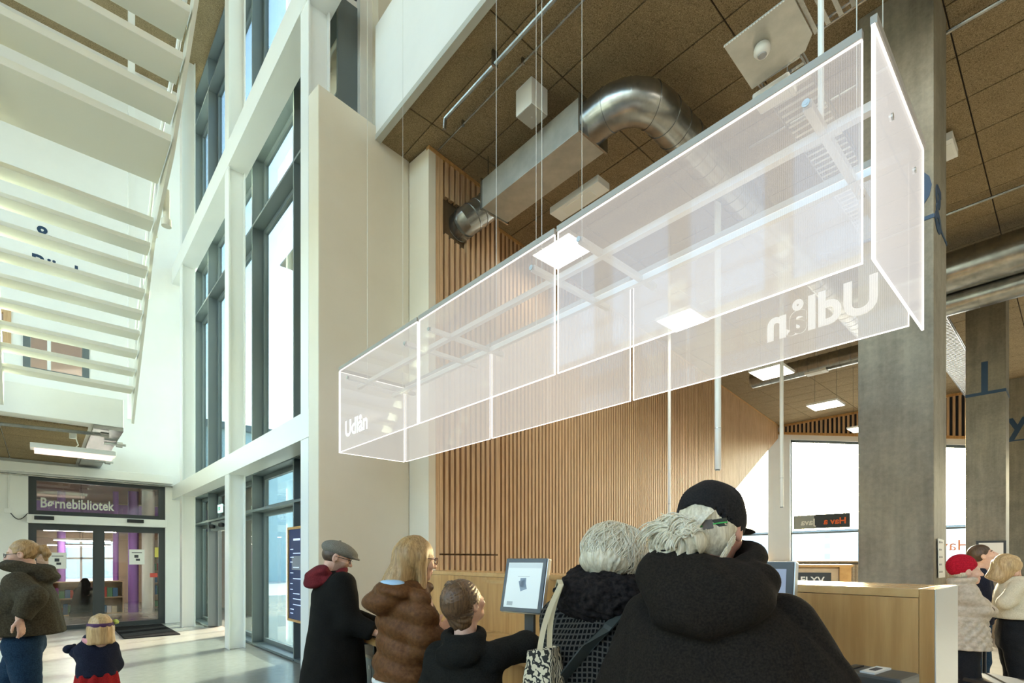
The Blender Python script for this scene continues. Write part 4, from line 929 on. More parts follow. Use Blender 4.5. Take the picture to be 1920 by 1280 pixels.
# small ceiling fittings
def fit(px, py, z, sx, sy, sz, name, label, cat, mat=white):
    p = UZ(px, py, z); o = thing(name, label, cat, (p.x, p.y, z))
    MB().box((p.x-sx, p.y-sy, z), (p.x+sx, p.y+sy, z+sz)).build('body', mat, o, bevel=0.004); MB().box((p.x-sx*0.6, p.y-sy*0.6, z-0.006), (p.x+sx*0.6, p.y+sy*0.6, z)).build('lens', paper, o); MB().cyl((p.x, p.y, z+sz), (p.x, p.y, ZC), 0.006, 6).build('stem', steel, o); return o
fit(1531, 700, 6.3, 0.12, 0.24, 0.07, 'emergency_light', 'small white emergency light near the far slat frieze', 'light')
fit(1780, 282, 6.85, 0.22, 0.06, 0.10, 'emergency_light', 'small white emergency light on the ceiling behind the thick column', 'light')
fit(1085, 380, 6.35, 0.12, 0.42, 0.09, 'lamp_housing', 'narrow white lamp housing hung between silencer and sign', 'lamp')
# galvanised plate with sensor and the cable trays
zp = 5.85
plate = thing('service_plate', 'galvanised sheet panel of the cable trays with a white motion sensor', 'panel', UZ(1430, 90, zp))
Q = [UZ(1357, 88, zp), UZ(1485, -10, zp), UZ(1523, 64, zp), UZ(1510, 96, zp), UZ(1410, 168, zp)]
MB().slab([tuple(p) for p in Q], (0, 0, 0.012)).build('sheet', galv_sheet, plate)
for k in range(24):
    a = Q[0]+(Q[1]-Q[0])*(k/24.0); b = Q[0]+(Q[1]-Q[0])*((k+0.55)/24.0)
    MB().tube([a-Vector((0,0,0.004)), b-Vector((0,0,0.004))], 0.004, 5).build('edge_stitch', paper, plate)
sc_ = UZ(1429, 92, zp-0.02)
MB().lathe((sc_.x, sc_.y, zp-0.075), [(0.035, 0.0), (0.052, 0.008), (0.066, 0.03), (0.066, 0.05), (0.058, 0.075)], 24).build('sensor_body', white, plate, smooth=True); MB().lathe((sc_.x, sc_.y, zp-0.088), [(0.018, 0), (0.032, 0.006), (0.036, 0.014)], 18).build('sensor_lens', simple('lens_grey', (0.35, 0.36, 0.38), 0.25), plate, smooth=True)
def ladder(name, label, a, b, width, rung=0.09, mat=galv):
    a, b = Vector(a), Vector(b); d = (b-a).normalized(); s = Vector((-d.y, d.x, 0)); o = thing(name, label, 'cable tray', a)
    for sg2 in (-1, 1):
        for dz_ in (0.0, 0.06): MB().tube([a+s*sg2*width/2+Vector((0,0,dz_)), b+s*sg2*width/2+Vector((0,0,dz_))], 0.009, 6).build('side_rail', mat, o)
    L = (b-a).length; k = 0
    while k*rung < L and k < 120:
        c = a+d*(k*rung); MB().obox(c, s, d, (0,0,1), width/2, 0.016, 0.003).build('rung', mat, o); k += 1
    for k in range(int(L/1.5)+1): c = a+d*min(k*1.5+0.2, L); MB().cyl(c+Vector((0,0,0.06)), (c.x, c.y, ZC), 0.006, 6).build('hanger', galv, o)
    return o
t0_ = (Q[1]+Q[2])/2
ladder('cable_tray', 'galvanised ladder cable tray leaving the sensor plate at the picture top', (t0_.x+0.05, t0_.y-0.02, zp+0.02), (t0_.x+0.05, t0_.y-3.2, zp+0.02), 0.42)
t1_ = (Q[3]+Q[4])/2
ladder('cable_tray', 'galvanised ladder cable tray running on behind the sign from the sensor plate', (t1_.x+0.02, t1_.y+0.0, zp+0.02), (t1_.x+6.5, t1_.y+0.0, zp+0.02), 0.36)
jb = UZ(1450, 168, zp-0.02); o = thing('junction_box', 'white plastic junction box beside the motion sensor plate', 'box', jb)
MB().box((jb.x-0.08, jb.y-0.16, zp-0.09), (jb.x+0.12, jb.y+0.16, zp-0.005)).build('housing', white, o, bevel=0.02); MB().box((jb.x-0.05, jb.y-0.12, zp-0.097), (jb.x+0.09, jb.y+0.12, zp-0.09)).build('cover', white, o)
a, b = UZ(1778, 640, 6.2), UZ(1806, 770, 6.2)
ladder('cable_tray', 'pale cable tray glimpsed between the two concrete columns', (12.6, 2.0, 6.2), (20.5, 2.0, 6.2), 0.5)
# ================================================================== PEOPLE: implicit surfaces meshed by surface nets
def smin(a, b, k):
    h = np.clip(0.5+0.5*(b-a)/k, 0, 1); return b*(1-h)+a*h-k*h*(1-h)
def smax(a, b, k): return -smin(-a, -b, k)
class G:
    def __init__(s, X, Y, Z): s.X, s.Y, s.Z = X, Y, Z
    def cone(s, a, b, ra, rb):
        ax, ay, az = a; bx, by, bz = b[0]-ax, b[1]-ay, b[2]-az; L = bx*bx+by*by+bz*bz+1e-9
        px, py, pz = s.X-ax, s.Y-ay, s.Z-az
        t = np.clip((px*bx+py*by+pz*bz)/L, 0, 1)
        return np.sqrt((px-t*bx)**2+(py-t*by)**2+(pz-t*bz)**2)-(ra+(rb-ra)*t)
    def chain(s, pts, k=0.02):
        d = None
        for (p, r), (q, r2) in zip(pts[:-1], pts[1:]):
            e = s.cone(p, q, r, r2); d = e if d is None else smin(d, e, k)
        return d
    def ell(s, c, r):
        x, y, z = (s.X-c[0])/r[0], (s.Y-c[1])/r[1], (s.Z-c[2])/r[2]
        k0 = np.sqrt(x*x+y*y+z*z)+1e-9; k1 = np.sqrt((x/r[0])**2+(y/r[1])**2+(z/r[2])**2)+1e-9
        return k0*(k0-1)/k1
    def stack(s, prof, p=2.4):
        """elliptical cross sections (z, cx, cy, rx, ry) interpolated along z"""
        pr = sorted(prof); zz = [q[0] for q in pr]
        I = lambda i: np.interp(s.Z, zz, [q[i] for q in pr])
        cx, cy, rx, ry = I(1), I(2), I(3), I(4)
        d = ((np.abs((s.X-cx)/rx)**p+np.abs((s.Y-cy)/ry)**p)**(1.0/p)-1)*np.minimum(rx, ry)
        return smax(d, np.maximum(zz[0]-s.Z, s.Z-zz[-1]), 0.03)
    def torus(s, c, R, r, sy=1.0, tilt=0.0):
        y = (s.Y-c[1]); z = (s.Z-c[2]); ct, st_ = math.cos(tilt), math.sin(tilt); y, z = y*ct+z*st_, -y*st_+z*ct
        q = np.sqrt((s.X-c[0])**2+(y/sy)**2)-R; return np.sqrt(q*q+z*z)-r
def folds(g, amp, f=16.0, seed=0, stretch=(1, 1, 1)):
    r = random.Random(seed); d = 0
    for k in range(4):
        a = [r.uniform(-1, 1)*stretch[i] for i in range(3)]; L = math.sqrt(sum(x*x for x in a)); a = [x/L*f*(0.7+0.5*k) for x in a]
        b = [r.uniform(-1, 1)*f*0.45 for i in range(3)]
        w = np.sin(b[0]*g.X+b[1]*g.Y+b[2]*g.Z+r.uniform(0, 6))
        q = np.sin(a[0]*g.X+a[1]*g.Y+a[2]*g.Z+2.1*w+r.uniform(0, 6))
        d = d+0.6*q/(1+0.6*k)+(1.5*(1-np.abs(q))**3-0.4)/(1+0.5*k)
    return d*amp*0.5
def nets(f, lo, hi, h):
    ax = [np.arange(lo[i], hi[i]+h, h, dtype=np.float32) for i in range(3)]
    X, Y, Z = np.meshgrid(*ax, indexing='ij'); V = np.asarray(f(G(X, Y, Z)), dtype=np.float32)
    for a in range(3):                                     # close the grid border
        sl = [slice(None)]*3
        for e in (0, -1): sl[a] = e; V[tuple(sl)] = np.maximum(V[tuple(sl)], 1e-3)
    s = V < 0; n = [q-1 for q in V.shape]
    C = [(i, j, k) for i in (0, 1) for j in (0, 1) for k in (0, 1)]
    cnt = sum(s[c[0]:c[0]+n[0], c[1]:c[1]+n[1], c[2]:c[2]+n[2]].astype(np.int8) for c in C)
    act = (cnt > 0) & (cnt < 8); idx = -np.ones(act.shape, np.int64); I, J, K = np.nonzero(act); idx[I, J, K] = np.arange(len(I))
    vals = {c: V[I+c[0], J+c[1], K+c[2]] for c in C}
    acc = np.zeros((len(I), 3)); w = np.zeros(len(I))
    for c in C:
        for a in range(3):
            if c[a] == 0:
                e = list(c); e[a] = 1; e = tuple(e); va, vb = vals[c], vals[e]; m = (va < 0) != (vb < 0)
                t = np.where(m, va/(va-vb+1e-12), 0); p = np.tile(np.array(c, float), (len(I), 1)); p[:, a] += t
                acc[m] += p[m]; w[m] += 1
    vert = np.array(lo)+h*(np.stack([I, J, K], 1)+acc/w[:, None])
    Q = []
    for a in range(3):
        b, c = (a+1) % 3, (a+2) % 3
        sl0 = [slice(None)]*3; sl1 = [slice(None)]*3; sl0[a] = slice(0, -1); sl1[a] = slice(1, None)
        for ss in (sl0, sl1): ss[b] = slice(1, -1); ss[c] = slice(1, -1)
        A, B = s[tuple(sl0)], s[tuple(sl1)]; E = np.stack(np.nonzero(A != B), 1); fl_ = A[tuple(E.T)]
        base = E.copy(); base[:, b] += 1; base[:, c] += 1
        def cell(db, dc): q = base.copy(); q[:, b] -= db; q[:, c] -= dc; return idx[q[:, 0], q[:, 1], q[:, 2]]
        q = np.stack([cell(1, 1), cell(0, 1), cell(0, 0), cell(1, 0)], 1); q[~fl_] = q[~fl_][:, ::-1]; Q.append(q)
    return vert, np.concatenate(Q)
def sdf_obj(name, pieces, mat, parent, matfn=None, uvfn=None, local=True):
    """pieces: list of (verts, quads) in the parent's local frame, joined into one mesh"""
    vs = []; qs = []; b = 0
    for v, q in pieces: vs.append(v); qs.append(q+b); b += len(v)
    v = np.concatenate(vs); q = np.concatenate(qs)
    me = bpy.data.meshes.new(name); me.vertices.add(len(v)); me.vertices.foreach_set('co', v.astype(np.float32).ravel())
    me.loops.add(q.size); me.loops.foreach_set('vertex_index', q.ravel().astype(np.int32))
    me.polygons.add(len(q)); me.polygons.foreach_set('loop_start', np.arange(0, q.size, 4, dtype=np.int32)); me.polygons.foreach_set('loop_total', np.full(len(q), 4, np.int32))
    me.update(calc_edges=True); me.validate()
    o = link(name, me, parent, mat)
    if matfn is not None:
        c = v[q].mean(1); mi = matfn(c).astype(np.int32)
        if len(mi) == len(me.polygons): me.polygons.foreach_set('material_index', mi)
    me.polygons.foreach_set('use_smooth', [True]*len(me.polygons))
    if uvfn is not None:
        uv = me.uv_layers.new(name='UVMap'); li = np.empty(len(me.loops), np.int32); me.loops.foreach_get('vertex_index', li)
        co = np.empty(len(me.vertices)*3, np.float32); me.vertices.foreach_get('co', co); u = uvfn(co.reshape(-1, 3)[li]); uv.data.foreach_set('uv', u.astype(np.float32).ravel())
    me.update(); return o
def V3(*a): return np.array(a, float)
class Person:
    def __init__(s, label, r, d, head_dir, H, fem=False, yaw=0.0, pitch=0.0, lean=0.0, group=None):
        w = W(r, d); hx = RX*head_dir[0]+FX*head_dir[1]; hy = RY*head_dir[0]+FY*head_dir[1]
        s.rot = math.atan2(-hx, hy); s.root = thing('person', label, 'person', (w.x, w.y, 0), s.rot, group)
        s.M = Matrix.Translation((w.x, w.y, 0)) @ Matrix.Rotation(s.rot, 4, 'Z'); s.inv = s.M.inverted()
        s.H = H; k = s.k = H/1.75; sw = (0.165 if fem else 0.19)*k; s.fem = fem
        s.hip = [V3(-0.09*k, 0, 0.92*k), V3(0.09*k, 0, 0.92*k)]
        s.knee = [V3(-0.10*k, 0.03, 0.50*k), V3(0.10*k, 0.03, 0.50*k)]; s.ank = [V3(-0.10*k, -0.01, 0.09*k), V3(0.10*k, -0.01, 0.09*k)]
        s.sh = [V3(-sw, lean*0.9, 1.42*k), V3(sw, lean*0.9, 1.42*k)]
        s.el = [V3(-sw-0.05*k, lean-0.03, 1.13*k), V3(sw+0.05*k, lean-0.03, 1.13*k)]
        s.wr = [V3(-sw-0.04*k, lean+0.07*k, 0.88*k), V3(sw+0.04*k, lean+0.07*k, 0.88*k)]
        s.neck = V3(0, lean*1.0-0.01, 1.47*k); s.hc = V3(0, lean*1.15+0.025*k, 1.625*k); s.hs = 1.0*(0.94 if fem else 1.0)*(0.6+0.4*k) if H < 1.5 else (0.95 if fem else 1.0)
        s.setrot(yaw, pitch); s.curl = [0.35, 0.35]; s.tw = 1.0; s.hand_n = [None, None]; s.hand_dir = [None, None]
    def setrot(s, yaw, pitch, roll=0.0): s.R = np.array(Matrix.Rotation(-yaw, 3, 'Z') @ Matrix.Rotation(pitch, 3, 'X') @ Matrix.Rotation(roll, 3, 'Y'))
    def loc(s, px, py, d): v = s.inv @ UD(px, py, d); return V3(*v)
    def head_g(s, g):                          # grid in head coordinates
        x, y, z = (g.X-s.hc[0])/s.hs, (g.Y-s.hc[1])/s.hs, (g.Z-s.hc[2])/s.hs; R = s.R
        return G(R[0, 0]*x+R[1, 0]*y+R[2, 0]*z, R[0, 1]*x+R[1, 1]*y+R[2, 1]*z, R[0, 2]*x+R[1, 2]*y+R[2, 2]*z)
    def head_mesh(s, f, lo, hi, h):            # f in head coords, result in person coords
        v, q = nets(f, lo, hi, h); return (v*s.hs) @ s.R.T+s.hc, q
    def hp(s, *p): return s.R @ (np.array(p, float)*s.hs)+s.hc
    def toH(s, c): return ((c-s.hc) @ s.R)/s.hs
    def body(s, skin, lip, brow, stubble=None, torso_h=0.022, hands=(True, True), head_h=0.0055):
        k = s.k
        def head(g):
            d = g.ell((0, -0.012, 0.03), (0.074, 0.094, 0.088)); d = smin(d, g.ell((0, 0.026, -0.035), (0.058, 0.066, 0.080)), 0.035)
            d = smin(d, g.ell((0, 0.062, -0.092), (0.026, 0.026, 0.022)), 0.03); d = smin(d, g.ell((0, 0.072, 0.022), (0.046, 0.02, 0.012)), 0.015)
            for x in (-1, 1):
                d = smax(d, -g.ell((x*0.031, 0.100, 0.002), (0.017, 0.014, 0.011)), 0.012); d = smin(d, g.ell((x*0.030, 0.078, 0.001), (0.0125, 0.0125, 0.0125)), 0.003)
                d = smin(d, g.ell((x*0.040, 0.066, -0.030), (0.022, 0.02, 0.020)), 0.02)
                e = g.ell((x*0.078, -0.008, -0.006), (0.011, 0.021, 0.033)); e = smax(e, -g.ell((x*0.088, -0.004, -0.004), (0.008, 0.011, 0.018)), 0.006); d = smin(d, e, 0.008)
            d = smin(d, g.cone((0, 0.084, 0.012), (0, 0.110, -0.030), 0.009, 0.0135), 0.012)
            for x in (-1, 1): d = smin(d, g.ell((x*0.012, 0.098, -0.034), (0.009, 0.010, 0.008)), 0.008)
            d = smin(d, g.ell((0, 0.088, -0.058), (0.023, 0.011, 0.007)), 0.005); d = smin(d, g.ell((0, 0.086, -0.070), (0.020, 0.011, 0.007)), 0.005)
            d = smin(d, g.cone((0, -0.022, -0.06), (0, -0.034, -0.115), 0.053, 0.050), 0.03); return d
        hv = s.head_mesh(head, (-0.11, -0.13, -0.21), (0.11, 0.14, 0.13), head_h)
        def torso(g):
            zt = s.neck[2]/1.47; w_ = k*s.tw; d = g.stack([(0.86*zt, 0, 0, 0.145*w_, 0.10*w_), (1.05*zt, 0, s.neck[1]*0.3, 0.13*w_, 0.095*w_), (1.28*zt, 0, s.neck[1]*0.8, 0.15*w_, 0.10*w_), (1.40*zt, 0, s.neck[1], 0.10*w_, 0.07*w_)])
            d = smin(d, g.cone((s.neck[0], s.neck[1], s.neck[2]-0.06), tuple(s.hp(0, -0.03, -0.07)), 0.058*k, 0.050), 0.02)
            for i in (0, 1):
                d = smin(d, g.chain([(s.sh[i], 0.050*k), (s.el[i], 0.040*k), (s.wr[i], 0.027*k)], 0.015), 0.03)
                d = smin(d, g.chain([(s.hip[i], 0.085*k), (s.knee[i], 0.058*k), (s.ank[i], 0.04*k), (s.ank[i]+V3(0, 0.13*k, -0.055*k), 0.03*k)], 0.03), 0.04)
            return d
        P = np.array(s.sh+s.el+s.wr+s.ank+s.knee); lo = P.min(0)-0.13; hi = P.max(0)+0.2; hi[2] = s.hc[2]-0.05; lo[2] = min(lo[2], 0.0)
        out_ = [hv, nets(torso, lo, hi, torso_h)]
        for i in (0, 1):
            if hands[i]: out_.append(s.hand(i))
        def mf(c):
            h = s.toH(c); m = np.zeros(len(c), int); x, y, z = np.abs(h[:, 0]), h[:, 1], h[:, 2]; near = (np.linalg.norm(h, axis=1) < 0.16)
            if stubble is not None: m[near & (z < -0.022) & (z > -0.13) & (y > 0.0) & ~((x < 0.02) & (z > -0.045))] = 4
            m[near & (y > 0.08) & (x < 0.024) & (z < -0.051) & (z > -0.077)] = 1
            m[near & (y > 0.062) & (x > 0.012) & (x < 0.050) & (z > 0.016) & (z < 0.027)] = 2
            m[near & (y > 0.080) & (x > 0.021) & (x < 0.039) & (z > -0.004) & (z < 0.006)] = 3
            return m
        return sdf_obj('body', out_, [skin, lip, brow, MATS.get('eye_dark') or simple('eye_dark', (0.03, 0.025, 0.02), 0.2), stubble or skin], s.root, mf)
    def hand(s, i):
        k = 0.9*s.k if s.k > 0.85 else s.k*1.0
        a = s.hand_dir[i] if s.hand_dir[i] is not None else s.wr[i]-s.el[i]; a = a/np.linalg.norm(a)
        n = s.hand_n[i] if s.hand_n[i] is not None else V3(1 if i == 0 else -1, 0, 0); n = n-a*np.dot(a, n); n = n/np.linalg.norm(n)
        t = np.cross(n, a)*(1 if i == 1 else -1); t = t if True else t       # thumb side
        if np.dot(t, V3(0, 1, 0.5)) < 0: t = -t
        o = s.wr[i]; c = s.curl[i]
        def f(g):
            pal = g.chain([(o-a*0.02*k, 0.024*k), (o+a*0.03*k, 0.026*k)], 0.01)
            for q in (-0.026, -0.009, 0.009, 0.026): pal = smin(pal, g.cone(o+a*0.02*k+t*q*0.7*k, o+a*0.088*k+t*q*k, 0.013*k, 0.0105*k), 0.014*k)
            d = pal
            for q, L in ((0.027, 0.070), (0.009, 0.080), (-0.009, 0.074), (-0.026, 0.058)):
                p = o+a*0.088*k+t*q*k; ang = 0.0; pts = [(p, 0.0095*k)]
                for m, fr in enumerate((0.45, 0.31, 0.24)):
                    ang += c*(0.8+0.3*m); p = p+(a*math.cos(ang)+n*math.sin(ang))*L*fr*k; pts.append((p, (0.0088-0.0008*m)*k))
                d = smin(d, g.chain(pts, 0.004), 0.006*k)
            p0 = o+a*0.018*k+t*0.024*k; p1 = p0+(a*0.65+t*0.62+n*0.35)*0.042*k; p2 = p1+(a*0.92+t*0.12+n*0.35)*0.034*k; p3 = p2+(a*0.9-t*0.1+n*0.4)*0.024*k
            return smin(d, g.chain([(p0, 0.014*k), (p1, 0.0115*k), (p2, 0.010*k), (p3, 0.0082*k)], 0.006), 0.012*k)
        c0 = o+a*0.07*k; return nets(f, c0-0.13*k, c0+0.13*k, 0.0042)
    def legs(s, mat, r=(0.095, 0.072, 0.058), top=None, name='trousers', cuff=0.07, h=0.016, amp=0.006, seed=1, extra=None):
        k = s.k; top = top or 1.0*k
        def f(g):
            d = g.stack([(0.80*k, 0, 0, 0.16*k, 0.115*k), (0.92*k, 0, 0, 0.175*k, 0.125*k), (top, 0, 0, 0.155*k, 0.11*k)])
            for i in (0, 1): d = smin(d, g.chain([(s.hip[i]-V3(0, 0, 0.03), r[0]*k), (s.knee[i], r[1]*k), (s.ank[i]-V3(0, 0, 0.05), r[2]*k)], 0.02), 0.035)
            d = d+folds(g, amp, 20, seed, (1, 1, 2.2)); return smax(d, cuff-g.Z, 0.01)
        P = np.array(s.hip+s.knee+s.ank); lo = P.min(0)-0.14; hi = P.max(0)+0.14; lo[2] = 0.03; hi[2] = top+0.03; lo[0] -= 0.05; hi[0] += 0.05
        return sdf_obj(name, [nets(f, lo, hi, h)], mat, s.root)
    def shoes(s, mat):
        k = s.k
        for i in (0, 1):
            a = s.ank[i]
            def f(g):
                d = g.cone((a[0], a[1]-0.03*k, a[2]-0.05*k), (a[0], a[1]+0.15*k, a[2]-0.062*k), 0.045*k, 0.036*k); d = smin(d, g.cone((a[0], a[1], a[2]), (a[0], a[1], a[2]+0.04), 0.048*k, 0.05*k), 0.03); return smax(d, (a[2]-0.09*k+0.002)-g.Z, 0.008)
            sdf_obj('shoe', [nets(f, (a[0]-0.09, a[1]-0.12, a[2]-0.11*k), (a[0]+0.09, a[1]+0.24, a[2]+0.12), 0.009)], mat, s.root)
    def coat(s, mat, prof, arm=(0.085, 0.068, 0.055), hem=0.5, name='coat', h=0.013, amp=0.007, ff=15, seed=2, extra=None, quilt=None, neck=(0.075, 0.05), uvfn=None, armk=0.05, cuffcut=0.035, p=2.4, matfn=None, stretch=(1, 1, 1), sleeves=(True, True)):
        k = s.k
        def f(g):
            d = g.stack(prof, p)
            for i in (0, 1):
                if not sleeves[i]: continue
                e = g.chain([(s.sh[i], arm[0]), (s.el[i], arm[1]), (s.wr[i], arm[2])], 0.03)
                u = s.wr[i]-s.el[i]; u = u/np.linalg.norm(u); cut = (g.X-s.wr[i][0])*u[0]+(g.Y-s.wr[i][1])*u[1]+(g.Z-s.wr[i][2])*u[2]
                e = smax(e, cut+cuffcut-0.02, 0.01); d = smin(d, e, armk)
            if extra is not None: d = extra(g, d)
            d = d+folds(g, amp, ff, seed, stretch)
            if quilt is not None: d = d+quilt(g)
            d = smax(d, hem-g.Z, 0.008)
            d = smax(d, -g.cone((s.neck[0], s.neck[1]+0.01, s.neck[2]+0.05+0.0), (s.hc[0], s.hc[1], s.hc[2]), neck[0], neck[0]+0.03), 0.012)
            return d
        P = np.array([(q[1]-q[3], q[2]-q[4], q[0]) for q in prof]+[(q[1]+q[3], q[2]+q[4], q[0]) for q in prof]+[tuple(a) for i in (0, 1) if sleeves[i] for a in (s.sh[i], s.el[i], s.wr[i])])
        lo = P.min(0)-0.14; hi = P.max(0)+0.14; lo[2] = hem-0.03; hi[2] = max(hi[2], s.neck[2]+0.16)
        return sdf_obj(name, [nets(f, lo, hi, h)], mat, s.root, matfn, uvfn)
    def hair(s, f, mat, lo=(-0.2, -0.22, -0.3), hi=(0.2, 0.16, 0.17), h=0.007, name='hair'): return sdf_obj(name, [s.head_mesh(f, lo, hi, h)], mat, s.root)
    def strands(s, paths, r, mat, name='hair_strands', n=5):
        """loose locks as thin tapering tubes, joined: nobody could count hair"""
        mb = MB()
        for P in paths:
            P = [s.M @ Vector(tuple(p)) for p in P]; k = len(P); mb.tube(P, [r*(0.35+0.65*math.sin(math.pi*(0.12+0.8*i/(k-1)))) for i in range(k)], n)
        o = mb.build(name, mat, s.root, smooth=True); o['kind'] = 'stuff'; return o
    def glasses(s, mat):
        mb = MB(); wp_ = lambda *p: s.M @ Vector(tuple(s.hp(*p)))
        for x in (-1, 1):
            mb.tube([wp_(x*0.033+0.024*math.cos(a), 0.106-0.006*abs(math.cos(a)), 0.0+0.017*math.sin(a)) for a in np.linspace(0, 2*math.pi, 17)[:-1]], 0.0022, 6, closed=True)
            mb.tube([wp_(x*0.057, 0.100, 0.006), wp_(x*0.080, 0.05, 0.008), wp_(x*0.082, -0.005, 0.006)], 0.0022, 6)
        mb.tube([wp_(-0.010, 0.112, 0.004), wp_(0.010, 0.112, 0.004)], 0.002, 6); return mb.build('glasses', mat, s.root, smooth=True)

# ---- people materials
def cloth(name, c0, c1, ns=180, rough=0.9, bs=0.35, lo=0.35, hi=0.65, sc=(1, 1, 1)): return textured(name, c0, c1, scale=sc, nscale=ns, rough=rough, bstr=bs, detail=3, lo=lo, hi=hi, bdist=0.003, spec=0.15)
def mk_skin(name, c0, c1):
    m = textured(name, c0, c1, nscale=28, rough=0.5, bstr=0.04); b = m.node_tree.nodes['Principled BSDF']; b.inputs['Subsurface Weight'].default_value = 0.08; b.inputs['Subsurface Radius'].default_value = (0.01, 0.004, 0.002); return m
skin = mk_skin('fair_skin', (0.62, 0.37, 0.27), (0.70, 0.45, 0.34)); skin_ruddy = mk_skin('ruddy_skin', (0.55, 0.25, 0.18), (0.66, 0.36, 0.27))
lipm = simple('lips', (0.50, 0.20, 0.17), 0.45); stubble = textured('stubble_skin', (0.36, 0.22, 0.15), (0.46, 0.29, 0.21), nscale=200, rough=0.6, bstr=0.2)
def mk_hair(name, c0, c1, sc=(60, 60, 6), rough=0.45): return textured(name, c0, c1, scale=sc, nscale=2.0, rough=rough, bstr=0.5, detail=4, lo=0.3, hi=0.7, bdist=0.004, spec=0.5, dist=0.4)
hair_white = mk_hair('white_hair', (0.46, 0.38, 0.25), (0.84, 0.77, 0.60)); hair_blond = mk_hair('blonde_hair', (0.20, 0.115, 0.04), (0.50, 0.32, 0.14))
hair_brown = mk_hair('brown_hair', (0.045, 0.022, 0.010), (0.20, 0.11, 0.05)); hair_dark = mk_hair('dark_hair', (0.03, 0.018, 0.01), (0.10, 0.06, 0.035))
hair_white_light = mk_hair('white_hair_locks', (0.60, 0.52, 0.37), (0.90, 0.84, 0.69)); hair_light = mk_hair('light_blonde_hair', (0.34, 0.21, 0.09), (0.62, 0.44, 0.22))
black_coat = cloth('black_wool', (0.004, 0.004, 0.0035), (0.010, 0.0095, 0.008)); dark_jacket = cloth('charcoal_jacket', (0.0085, 0.0065, 0.005), (0.021, 0.0165, 0.0125))
boy_cloth = cloth('boy_jacket', (0.006, 0.006, 0.005), (0.015, 0.0145, 0.012)); brown_down = cloth('brown_down', (0.085, 0.034, 0.011), (0.135, 0.058, 0.020), 60, 0.55, 0.15)
maroon = cloth('maroon_sweat', (0.10, 0.012, 0.016), (0.16, 0.022, 0.028)); olive = cloth('olive_parka', (0.035, 0.029, 0.018), (0.066, 0.056, 0.036), 90)
denim = cloth('blue_denim', (0.008, 0.022, 0.048), (0.018, 0.045, 0.088), 120); black_trouser = cloth('black_trousers', (0.008, 0.009, 0.011), (0.018, 0.019, 0.022))
navy_cloth = cloth('navy_knit', (0.008, 0.010, 0.022), (0.018, 0.022, 0.042)); red_cloth = cloth('red_skirt', (0.22, 0.008, 0.010), (0.36, 0.018, 0.018)); red_knit = cloth('red_knit', (0.30, 0.006, 0.018), (0.48, 0.012, 0.03), 90)
beige_quilt = cloth('beige_quilt', (0.42, 0.36, 0.28), (0.54, 0.47, 0.38), 40, 0.6, 0.1); cream_knit = cloth('cream_knit', (0.56, 0.50, 0.37), (0.68, 0.62, 0.48), 120)
tweed = cloth('grey_tweed', (0.11, 0.105, 0.085), (0.24, 0.23, 0.195), 260, 0.95, 0.4); cap_cloth = cloth('black_cap_cotton', (0.010, 0.010, 0.011), (0.024, 0.022, 0.022), 200)
blue_lining = simple('pale_blue_lining', (0.36, 0.55, 0.76), 0.7); shoe_m = simple('dark_shoes', (0.02, 0.018, 0.016), 0.5); pink_cloth = simple('pink_scarf', (0.65, 0.30, 0.33), 0.8); purple_band = simple('purple_headband', (0.05, 0.012, 0.075), 0.7)
strap_dark = simple('dark_strap', (0.03, 0.035, 0.032), 0.55); strap_cream = simple('cream_strap', (0.62, 0.54, 0.36), 0.8)
def mk_dots():
    m, t, b = nodes('dotted_knit'); c = t.nodes.new('ShaderNodeTexCoord'); mp = t.nodes.new('ShaderNodeMapping'); mp.inputs['Scale'].default_value = (58, 58, 1); t.links.new(c.outputs['UV'], mp.inputs[0])
    sp = t.nodes.new('ShaderNodeSeparateXYZ'); t.links.new(mp.outputs[0], sp.inputs[0]); acc = []
    for a in (0, 1):
        fr = t.nodes.new('ShaderNodeMath'); fr.operation = 'PINGPONG'; fr.inputs[1].default_value = 0.5; t.links.new(sp.outputs[a], fr.inputs[0]); acc.append(fr.outputs[0])
    mn = t.nodes.new('ShaderNodeMath'); mn.operation = 'MINIMUM'; t.links.new(acc[0], mn.inputs[0]); t.links.new(acc[1], mn.inputs[1])
    col = ramp(t, mn.outputs[0], [(0.13, (0.062, 0.057, 0.050)), (0.20, (0.004, 0.004, 0.004))]); t.links.new(col, b.inputs['Base Color']); b.inputs['Roughness'].default_value = 0.95; b.inputs['Specular IOR Level'].default_value = 0.1
    iv = t.nodes.new('ShaderNodeMath'); iv.operation = 'MULTIPLY'; iv.inputs[1].default_value = 3.0; iv.use_clamp = True; t.links.new(mn.outputs[0], iv.inputs[0]); bump(t, b, iv.outputs[0], 0.5, 0.004); return m
dots = mk_dots(); fur = cloth('black_boucle', (0.006, 0.005, 0.005), (0.022, 0.017, 0.016), 70, 0.95, 1.0)
def mk_squiggle():
    m, t, b = nodes('squiggle_print'); v = coords(t, (1, 1, 1)); w = t.nodes.new('ShaderNodeTexWave'); w.inputs['Scale'].default_value = 40; w.inputs['Distortion'].default_value = 9; w.inputs['Detail'].default_value = 1.0; w.inputs['Detail Scale'].default_value = 1.2; t.links.new(v, w.inputs['Vector'])
    t.links.new(ramp(t, w.outputs['Fac'], [(0.44, (0.012, 0.011, 0.009)), (0.52, (0.60, 0.53, 0.38))]), b.inputs['Base Color']); b.inputs['Roughness'].default_value = 0.85; return m
squiggle = mk_squiggle()
def seam(z0, w=0.006, dpt=0.004): return lambda g: dpt*np.exp(-((g.Z-z0)/w)**2)
R3 = random.Random(11)
